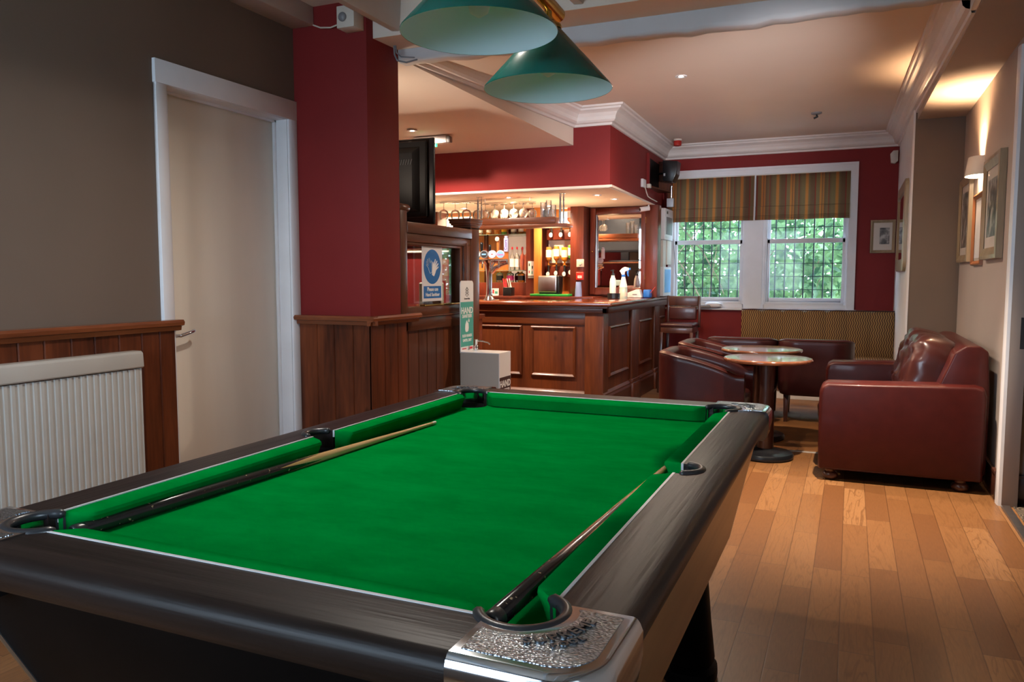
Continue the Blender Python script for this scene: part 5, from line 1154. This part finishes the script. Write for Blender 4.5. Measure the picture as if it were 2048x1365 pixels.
downlight('recessed spotlight in the bar soffit at the front corner', -2.383, 7.63, 2.152, 45, 150)
downlight('recessed spotlight in the bar soffit behind the front corner one', -2.332, 8.085, 2.152, 35, 150)
for i, (x, y, p_) in enumerate(((-4.3, 8.45, 75), (-3.25, 8.55, 60))):
    downlight(['recessed spotlight in the bar soffit over the left shelves', 'recessed spotlight in the bar soffit over the optics'][i], x, y, 2.152, p_, 140)
downlight('recessed spotlight in the main ceiling over the sofa end of the room', -.05, 4.95, cz(4.95) + H - .002, 350, 66, C2)
spot('spot', (-1.7, 2.5, 3.0), 62, 150, 1, (1, .90, .80))  # unseen spot without a fitting, added to brighten the left wall and cloth
t = thing('wall_lamp', 'half-round up and down wall light glowing above the framed pictures', 'wall lamp', (XR, 6.62, 2.12))
mb = MB(); n = 20
ringp = [(XR - .105 * math.sin(math.pi * k / n), 6.62 - .15 * math.cos(math.pi * k / n)) for k in range(n + 1)]
mb.hexa([(x, y, 2.06) for x, y in ringp], [(XR + (x - XR) * .8, 6.62 + (y - 6.62) * .8, 2.195) for x, y in ringp][:])
# hollow: open top and bottom
bm_ = mb.b; bm_.normal_update()
bmesh.ops.delete(bm_, geom=[f for f in bm_.faces if abs(f.normal.z) > .9], context='FACES_ONLY'); bmesh.ops.solidify(bm_, geom=list(bm_.faces), thickness=.004)
obj('lamp_shade', mb, 'cream_plastic', t, smooth=40)
obj('lamp_glass', MB().hexa([(XR + (x - XR) * .93, 6.62 + (y - 6.62) * .93, 2.066) for x, y in ringp], [(XR + (x - XR) * .93, 6.62 + (y - 6.62) * .93, 2.072) for x, y in ringp]), 'wall_lamp_lens', t)
spot('spot', (XR - .045, 6.62, 2.17), 60, 120, 1, (1, .60, .32), (.10, 0, 1)); spot('spot', (XR - .045, 6.62, 2.055), 7, 100, .8, (1, .60, .32), (.15, 0, -1))

spot('bar_fill', (-3.0, 8.05, 1.45), 20, 165, 1, WARM, (0, 0, 1), .1); spot('bar_fill', (-4.4, 7.9, 1.45), 14, 165, 1, WARM, (0, 0, 1), .1)  # unseen fill spots, added in place of light bounced up from the bar
# unseen upward fills added to brighten ceilings, near the doorway and behind the pillar
spot('fill_uplight', (.66, 2.9, 1.75), 260, 42, 1, (.97, .94, .97), (-.50, 1, .175), .06)
spot('fill_uplight', (-3.25, 4.75, 1.95), 11, 130, 1, C2, (.25, .6, .75), .06)
def ceil_small(label, cat, name, x, y, z, parts):
    t = thing(name, label, cat, (x, y, z))
    for nm, mb, m_ in parts: obj(nm, mb, m_, t, local=True, smooth=50)
zc = cz(8.25) + H
ceil_small('small grey smoke sensor on the main ceiling before the far window', 'sensor', 'smoke_sensor', -.366, 8.25, zc, [('sensor_base', MB().lathe([(.05, 0), (.05, -.012), (.03, -.02)], (0, 0, 0), 24), 'grey_plastic'), ('sensor_head', MB().tube([(0, 0, -.015), (.01, -.02, -.045), (-.02, -.03, -.06)], .010, 8), 'dark_plastic')])
zc = cz(9.3) + H
ceil_small('small red alarm sounder on the ceiling in the corner over the bar', 'alarm', 'alarm_sounder', -1.93, 9.32, zc, [('sounder_base', MB().lathe([(.05, 0), (.05, -.02)], (0, 0, 0), 24), 'cream_plastic'), ('sounder_body', MB().lathe([(.045, -.02), (.047, -.025), (.045, -.075), (.03, -.08)], (0, 0, 0), 24), 'red_plastic')])
small('corner_sensor', MB().prism([(.36, 2.60), (.35, 2.70), (.38, 2.735), (.43, 2.735), (.43, 2.62), (.40, 2.59)], 'y', YW - .07, YW - .0), 'cream_plastic', 'small cream sensor in the top right corner of the far wall', 'sensor', (.40, YW - .03, 2.66), bevel=.004)
t = thing('exit_light', 'white exit light box on the low ceiling behind the television', 'exit sign', (-3.6, 6.44, 2.60))
obj('light_body', MB().rbox(-3.79, -3.44, 6.40, 6.47, 2.556, 2.622, .005), 'white_plastic', t); obj('green_sign', MB().box(-3.76, -3.56, 6.42, 6.45, 2.530, 2.556), 'exit_green', t)
obj('end_cap', MB().rbox(-3.445, -3.405, 6.405, 6.46, 2.558, 2.615, .006), 'grey_plastic', t)
t = thing('exit_sign', 'pale lit exit sign with green arrow mark on the beam at the top right', 'exit sign', (.52, 4.5, 2.72))
obj('sign_box', MB().rbox(.505, .535, 4.36, 4.66, 2.675, 2.83, .003), 'white_plastic', t); obj('arrow_mark', MB().prism([(4.60, 2.735), (4.56, 2.71), (4.56, 2.725), (4.42, 2.725), (4.42, 2.745), (4.56, 2.745), (4.56, 2.76)], 'x', .502, .505), 'exit_green', t)

# ------------------------------------------------------------------ pictures
def picture(label, y0, y1, z0, z1, fm, fw, mount, depth=.028, plane=XR, tint='photo_print', grp=None):
    t = thing('framed_picture', label, 'picture', (plane, (y0 + y1) / 2, (z0 + z1) / 2), grp); x = plane
    mb = MB(); lv = [(0, .002), (.002, depth), (fw * .35, depth + .004), (fw * .75, depth - .006), (fw, depth - .012)]
    rings = [[mb.b.verts.new((x - h, u, v)) for u, v in ((y0 + o_, z0 + o_), (y1 - o_, z0 + o_), (y1 - o_, z1 - o_), (y0 + o_, z1 - o_))] for o_, h in lv]
    for a, b in zip(rings, rings[1:]):
        for k in range(4): mb.b.faces.new((a[k], a[(k + 1) % 4], b[(k + 1) % 4], b[k]))
    obj('frame', mb, fm, t, smooth=20)
    obj('mount', MB().box(x - depth + .016, x - .002, y0 + fw, y1 - fw, z0 + fw, z1 - fw), 'mount_card', t)
    g = fw + mount; obj('print', MB().box(x - depth + .0145, x - depth + .016, y0 + g, y1 - g, z0 + g * 1.0, z1 - g), tint, t)
    obj('picture_glass', MB().box(x - depth + .0115, x - depth + .0125, y0 + fw, y1 - fw, z0 + fw, z1 - fw), 'window_glass', t)
picture('large gold framed picture on the right wall nearest the doorway', 5.57, 6.22, 1.445, 2.11, 'picture_gold', .075, .07, .04)
picture('small brown wood framed notice hanging between two gold frames', 6.34, 6.80, 1.413, 1.935, 'picture_brown', .035, .02, .022, tint='ink_white')
picture('gold framed picture on the right wall farthest from the doorway, beside the alcove corner', 6.98, 7.60, 1.447, 2.13, 'picture_gold', .06, .06, .03)
t = thing('framed_photograph', 'silver framed black and white photograph on the red wall right of the window', 'picture', (.31, YW, 1.79))
x0, x1, z0, z1 = .178, .437, 1.60, 1.975; mb = MB()
lv = [(0, .002), (.002, .024), (.016, .028), (.034, .014)]
rings = [[mb.b.verts.new((u, YW - h, v)) for u, v in ((x0 + o_, z0 + o_), (x1 - o_, z0 + o_), (x1 - o_, z1 - o_), (x0 + o_, z1 - o_))] for o_, h in lv]
for a, b in zip(rings, rings[1:]):
    for k in range(4): mb.b.faces.new((a[k], a[(k + 1) % 4], b[(k + 1) % 4], b[k]))
obj('frame', mb, 'picture_gold', t, smooth=20)
obj('mount', MB().box(x0 + .034, x1 - .034, YW - .016, YW - .002, z0 + .034, z1 - .034), 'mount_card', t); obj('photo', MB().box(.275, x1 - .06, YW - .0175, YW - .016, 1.70, 1.885), 'photo_print', t)
t = thing('wall_mirror', 'gold framed mirror with rounded corners on the pale nib wall', 'mirror', (.445, 8.45, 1.8))
y0, y1, z0, z1 = 7.86, 9.05, 1.38, 2.22; mb = MB()
def rrr(o_, r_):
    return arc(y1 - o_ - r_, z1 - o_ - r_, r_, 0, 90, 6) + arc(y0 + o_ + r_, z1 - o_ - r_, r_, 90, 180, 6) + arc(y0 + o_ + r_, z0 + o_ + r_, r_, 180, 270, 6) + arc(y1 - o_ - r_, z0 + o_ + r_, r_, 270, 360, 6)
lv = [(0, .10, .001), (.002, .10, .028), (.02, .09, .036), (.11, .05, .036), (.12, .045, .022)]
rings = [[mb.b.verts.new((.445 - h, u, v)) for u, v in rrr(o_, r_)] for o_, r_, h in lv]
for a, b in zip(rings, rings[1:]):
    for k in range(len(a)): mb.b.faces.new((a[k], a[(k + 1) % len(a)], b[(k + 1) % len(a)], b[k]))
obj('frame', mb, 'picture_gold', t, smooth=30)
obj('mirror_glass', MB().prism(rrr(.115, .045), 'x', .42, .425), 'mirror', t, smooth=0)

# ------------------------------------------------------------------ furniture
def pedestal_table(label, x, y, r_, z):
    t = thing('round_table', label, 'table', (x, y, 0), 'round pedestal tables')
    obj('tabletop', MB().lathe([(r_ - .03, z - .030), (r_ - .008, z - .028), (r_, z - .020), (r_ + .001, z - .010), (r_ - .006, z - .001), (r_ - .02, z)], (0, 0, 0), 64), 'table_top_wood', t, local=True, smooth=50)
    obj('top_bracket', MB().box(-.15, .15, -.025, .025, z - .045, z - .03).box(-.025, .025, -.15, .15, z - .045, z - .03), 'black_plastic', t, local=True)
    obj('column', MB().lathe([(.058, .07), (.055, .30), (.050, .5), (.054, z - .045)], (0, 0, 0), 28), 'dark_wood', t, local=True, smooth=50)
    obj('base', MB().lathe([(.185, 0), (.198, .008), (.200, .028), (.190, .044), (.150, .052), (.120, .053), (.112, .060), (.075, .066), (.062, .075)], (0, 0, 0), 48), 'black_plastic', t, local=True, smooth=40)
pedestal_table('round wooden pedestal table nearest the pool table', -.545, 5.95, .313, .742)
pedestal_table('round wooden pedestal table behind the nearer round one', -.66, 6.66, .322, .745)

def tub(label, x, y, rot, mat='leather'):
    t = thing('tub_chair', label, 'armchair', (x, y, 0), 'tub chairs around the round tables'); t.rotation_euler = (0, 0, R(rot))
    W, F, BX, RB = .325, .31, -.345, .17
    def path(s):        # s 0..1 from the front of the right arm, round the back, to the left arm; returns point and outward normal
        L1 = F - (BX + RB); L2 = math.pi / 2 * RB; L3 = 2 * (W - RB); tot = 2 * L1 + 2 * L2 + L3; d = s * tot
        if d < L1: return (F - d, -W), (0, -1)
        d -= L1
        if d < L2:
            a = -90 - d / L2 * 90; return (BX + RB + RB * math.cos(R(a)), -(W - RB) + RB * math.sin(R(a))), (math.cos(R(a)), math.sin(R(a)))
        d -= L2
        if d < L3: return (BX, -(W - RB) + d), (-1, 0)
        d -= L3
        if d < L2:
            a = 180 - d / L2 * 90; return (BX + RB + RB * math.cos(R(a)), W - RB + RB * math.sin(R(a))), (math.cos(R(a)), math.sin(R(a)))
        d -= L2; return (BX + RB + d, W), (0, 1)
    def hgt(s): q = math.sin(math.pi * s) ; return .615 + .15 * min(1, max(0, (q - .12) / .75)) ** .8
    NU, prof = 64, [(-.03, .25), (-.005, .30), (.0, .45), (.002, -.05), (.002, -.022), (.0, -.018), (.004, -.012), (-.012, .0), (-.045, .004), (-.075, -.004), (-.088, -.03), (-.088, -.10), (-.088, .42), (-.088, .27), (-.03, .25)]
    mb = MB()
    def f(u, v):
        (px, py), (nx, ny) = path(u); h = hgt(u); k = round(v * (len(prof) - 1)); o_, z = prof[k]
        if 3 <= k <= 11: z = h + z
        return (px + nx * o_, py + ny * o_, z)
    mb.grid(f, NU, len(prof) - 1); bmesh.ops.remove_doubles(mb.b, verts=mb.b.verts, dist=1e-5)
    bmesh.ops.holes_fill(mb.b, edges=[e for e in mb.b.edges if e.is_boundary], sides=0)
    obj('shell', mb, mat, t, local=True, smooth=50)
    obj('seat_cushion', MB().rbox(-.24, .30, -.235, .235, .30, .455, .04, 4), 'leather_worn', t, local=True, smooth=60)
    obj('seat_base', MB().rbox(-.24, .30, -.30, .30, .25, .31, .015), mat, t, local=True)
    for lx, ly in ((.26, -.26), (.26, .26), (-.22, -.24), (-.22, .24)):
        obj('leg', MB().hexa([(lx + .03 * (1 if lx > 0 else -1.6) - .016, ly - .016, 0), (lx + .03 * (1 if lx > 0 else -1.6) + .016, ly - .016, 0), (lx + .03 * (1 if lx > 0 else -1.6) + .016, ly + .016, 0), (lx + .03 * (1 if lx > 0 else -1.6) - .016, ly + .016, 0)], [(lx - .026, ly - .026, .27), (lx + .026, ly - .026, .27), (lx + .026, ly + .026, .27), (lx - .026, ly + .026, .27)]), 'dark_wood', t, local=True, bevel=.004)
    return t
tub('brown leather tub chair nearest the pool table, seen from its side', -1.00, 6.13, 0)
tub('brown leather tub chair just behind the nearest one, beside the bar', -1.03, 6.99, 0)
tub('dark leather tub chair with its back to us, behind the farther table on the left', -.93, 7.80, 90, 'leather_dark')
tub('dark leather tub chair with its back to us, between the tables and the striped bench', -.28, 7.79, 90, 'leather_dark')

# sofa
t = thing('leather_sofa', 'dark red-brown leather two-seat sofa against the right wall', 'sofa', (.35, 6.2, 0))
def arm(y0, y1):
    mb = MB(); prof = [(-.165, .07), (-.17, .30), (-.17, .58), (-.155, .625), (-.12, .645), (.1, .650), (.5, .662), (.72, .668), (.765, .655), (.78, .60), (.775, .07)]
    n = len(prof); cols = []
    for q, o_ in ((0, .018), (.10, .005), (.2, 0), (.8, 0), (.90, .005), (1, .018)):
        y = y0 + (y1 - y0) * q
        cx_, cz_ = .3, .36
        cols.append([mb.b.verts.new((x + (cx_ - x) * o_ * 1.2, y, z + (cz_ - z) * o_ * 2.2)) for x, z in prof])
    for a, b in zip(cols, cols[1:]):
        for k in range(n): mb.b.faces.new((a[k], a[(k + 1) % n], b[(k + 1) % n], b[k]))
    mb.b.faces.new(cols[0]); mb.b.faces.new(cols[-1][::-1]); bmesh.ops.recalc_face_normals(mb.b, faces=mb.b.faces); return mb
for y0, y1 in ((5.41, 5.64), (6.80, 7.03)): obj('armrest', arm(y0, y1), 'leather', t, smooth=50, bevel=.012, bseg=3)
obj('seat_frame', MB().rbox(-.14, .76, 5.63, 6.81, .07, .31, .02), 'leather', t)
def pillow(cx_, cy_, cz_, a, b, c, e, tilt, seed, wr=.012):
    rn = random.Random(seed); mb = MB(); n, m_ = 72, 40; ph = [rn.uniform(0, 6.28) for _ in range(6)]
    def f(u, v):
        t1 = 2 * math.pi * u; t2 = math.pi * (v - .5)
        cp_, sp_ = math.copysign(abs(math.cos(t1)) ** e, math.cos(t1)), math.copysign(abs(math.sin(t1)) ** e, math.sin(t1))
        cv, sv = abs(math.cos(t2)) ** e, math.copysign(abs(math.sin(t2)) ** e, math.sin(t2))
        x, y, z = a * cp_ * cv, b * sp_ * cv, c * sv
        w_ = wr * (math.sin(y * 26 + z * 18 + ph[0]) * math.sin(z * 22 - y * 9 + ph[1]) + .6 * abs(math.sin(y * 31 + z * 40 + 1.5 * math.sin(z * 14) + ph[2])) + .4 * math.sin(y * 60 - z * 50 + ph[3]))
        x += w_ * cv
        ct, st = math.cos(R(tilt)), math.sin(R(tilt)); return (cx_ + x * ct + z * st, cy_ + y, cz_ - x * st + z * ct)
    mb.grid(f, n, m_, True); return mb
obj('seat_cushion', pillow(.14, 5.93, .395, .33, .285, .10, .45, 0, 1, .004), 'leather_worn', t, smooth=70); obj('seat_cushion', pillow(.14, 6.51, .395, .33, .285, .10, .45, 0, 2, .004), 'leather_worn', t, smooth=70)
bk = MB(); prof = [(.42, .10), (.50, .60), (.60, .86), (.66, .905), (.74, .905), (.785, .87), (.80, .60), (.80, .10)]
bk.prism(prof, 'y', 5.50, 6.94); obj('backrest', bk, 'leather', t, smooth=50, bevel=.015, bseg=3)
obj('back_cushion', pillow(.475, 5.96, .69, .145, .30, .255, .55, 14, 5, .014), 'leather_worn', t, smooth=70); obj('back_cushion', pillow(.475, 6.50, .69, .145, .30, .255, .55, 14, 8, .014), 'leather_worn', t, smooth=70)
for x, y in ((-.09, 5.48), (.66, 5.48), (-.09, 6.95), (.66, 6.95)): obj('bun_foot', MB().lathe([(.030, 0), (.046, .012), (.050, .028), (.044, .044), (.030, .054), (.034, .072)], (x, y, 0), 24), 'dark_wood', t, smooth=60)

# bar stool
t = thing('bar_stool', 'dark wooden bar stool with padded seat and backrest at the end of the bar', 'stool', (-1.80, 9.05, 0))
sx0, sx1, sy0, sy1 = -2.0, -1.62, 8.84, 9.22
obj('seat_pad', MB().rbox(sx0, sx1, sy0, sy1, .755, .80, .018, 3), 'leather_dark', t, smooth=50); obj('seat_frame', MB().box(sx0 + .01, sx1 - .01, sy0 + .01, sy1 - .01, .69, .757), 'dark_wood', t, bevel=.004)
obj('back_board', MB().rbox(-1.985, -1.635, 9.205, 9.235, .99, 1.105, .008), 'dark_wood', t); obj('back_pad', MB().rbox(-1.97, -1.65, 9.185, 9.225, .83, .985, .015, 3), 'leather_worn', t, smooth=50)
for x in (-2.0, -1.635): obj('back_post', MB().box(x - .0, x + .028, 9.205, 9.24, .74, 1.11), 'dark_wood', t, bevel=.005)
for x in (sx0 + .02, sx1 - .02):
    for y in (sy0 + .02, sy1 - .02):
        dx, dy = (.02 if x > -1.8 else -.02), (.02 if y > 9 else -.02)
        obj('leg', MB().hexa([(x + dx - .018, y + dy - .018, 0), (x + dx + .018, y + dy - .018, 0), (x + dx + .018, y + dy + .018, 0), (x + dx - .018, y + dy + .018, 0)], [(x - .018, y - .018, .70), (x + .018, y - .018, .70), (x + .018, y + .018, .70), (x - .018, y + .018, .70)]), 'dark_wood', t, bevel=.003)
obj('footrest', MB().box(sx0 + .0, sx1 - .0, sy0 + .01, sy0 + .03, .28, .31).box(sx0 + .0, sx0 + .02, sy0 + .02, sy1 - .02, .22, .25).box(sx1 - .02, sx1, sy0 + .02, sy1 - .02, .22, .25), 'dark_wood', t)

# banquette
t = thing('banquette_bench', 'long upholstered bench with zigzag fabric back under the far window', 'bench', (-.35, 9.3, 0))
mb = MB(); bx0, bx1, nch = -1.165, .440, 7; NN = 70
def f(u, v):
    x = bx0 + (bx1 - bx0) * u; q = abs(math.sin(math.pi * u * nch)) ** .35 if 0 < u < 1 else 0
    P = [(9.42, .40), (9.395, .5), (9.375, .75), (9.37, .90), (9.38, .935), (9.41, .955), (9.47, .960), (9.52, .95), (9.54, .90), (9.54, .40)]
    y, z = P[round(v * 9)]; k = (1 - q)
    return (x, y + .018 * k * (1 if y < 9.45 else 0), z - .012 * k * (1 if z > .93 else 0))
mb.grid(f, NN, 9); bmesh.ops.holes_fill(mb.b, edges=[e for e in mb.b.edges if e.is_boundary], sides=0)
obj('backrest', mb, 'zigzag_fabric', t, smooth=60)
obj('top_piping', MB().tube([(bx0, 9.40, .955), (bx1, 9.40, .955)], .006, 8), 'leather_dark', t, smooth=60)
mb = MB()
def f(u, v):
    x = bx0 + (bx1 - bx0) * u; q = abs(math.sin(math.pi * u * 3)) ** .3 if 0 < u < 1 else 0
    P = [(8.86, .33), (8.85, .38), (8.87, .44), (8.93, .465), (9.30, .46), (9.40, .45), (9.42, .33)]
    y, z = P[round(v * 6)]; return (x, y, z - .012 * (1 - q))
mb.grid(f, 60, 6); bmesh.ops.holes_fill(mb.b, edges=[e for e in mb.b.edges if e.is_boundary], sides=0)
obj('seat', mb, 'zigzag_fabric', t, smooth=60)
obj('bench_frame', MB().box(bx0, bx1, 8.88, 9.54, .12, .34), 'dark_wood', t); obj('plinth', MB().box(bx0 + .02, bx1, 8.92, 9.52, 0, .12), 'skirting_white', t, bevel=.004)

# window sill things
t = thing('plastic_bag', 'crumpled white plastic bag on a grey tray on the far window sill', 'bag', (-1.66, 9.78, .948))
obj('tray', MB().rbox(-1.82, -1.58, 9.75, 9.84, .948, .985, .01), 'grey_plastic', t)
obj('bag', pillow(-1.56, 9.80, .985, .10, .05, .035, .8, 0, 9, .02), 'white_plastic', t, smooth=40)
small('sill_tray', MB().rbox(-2.02, -1.90, 9.76, 9.84, .948, .985, .006), 'frosted_green', 'small pale tray on the window sill beside the bar end', 'tray', (-1.96, 9.8, .948))
for m_ in list(bpy.data.meshes):
    if m_.users == 0: bpy.data.meshes.remove(m_)
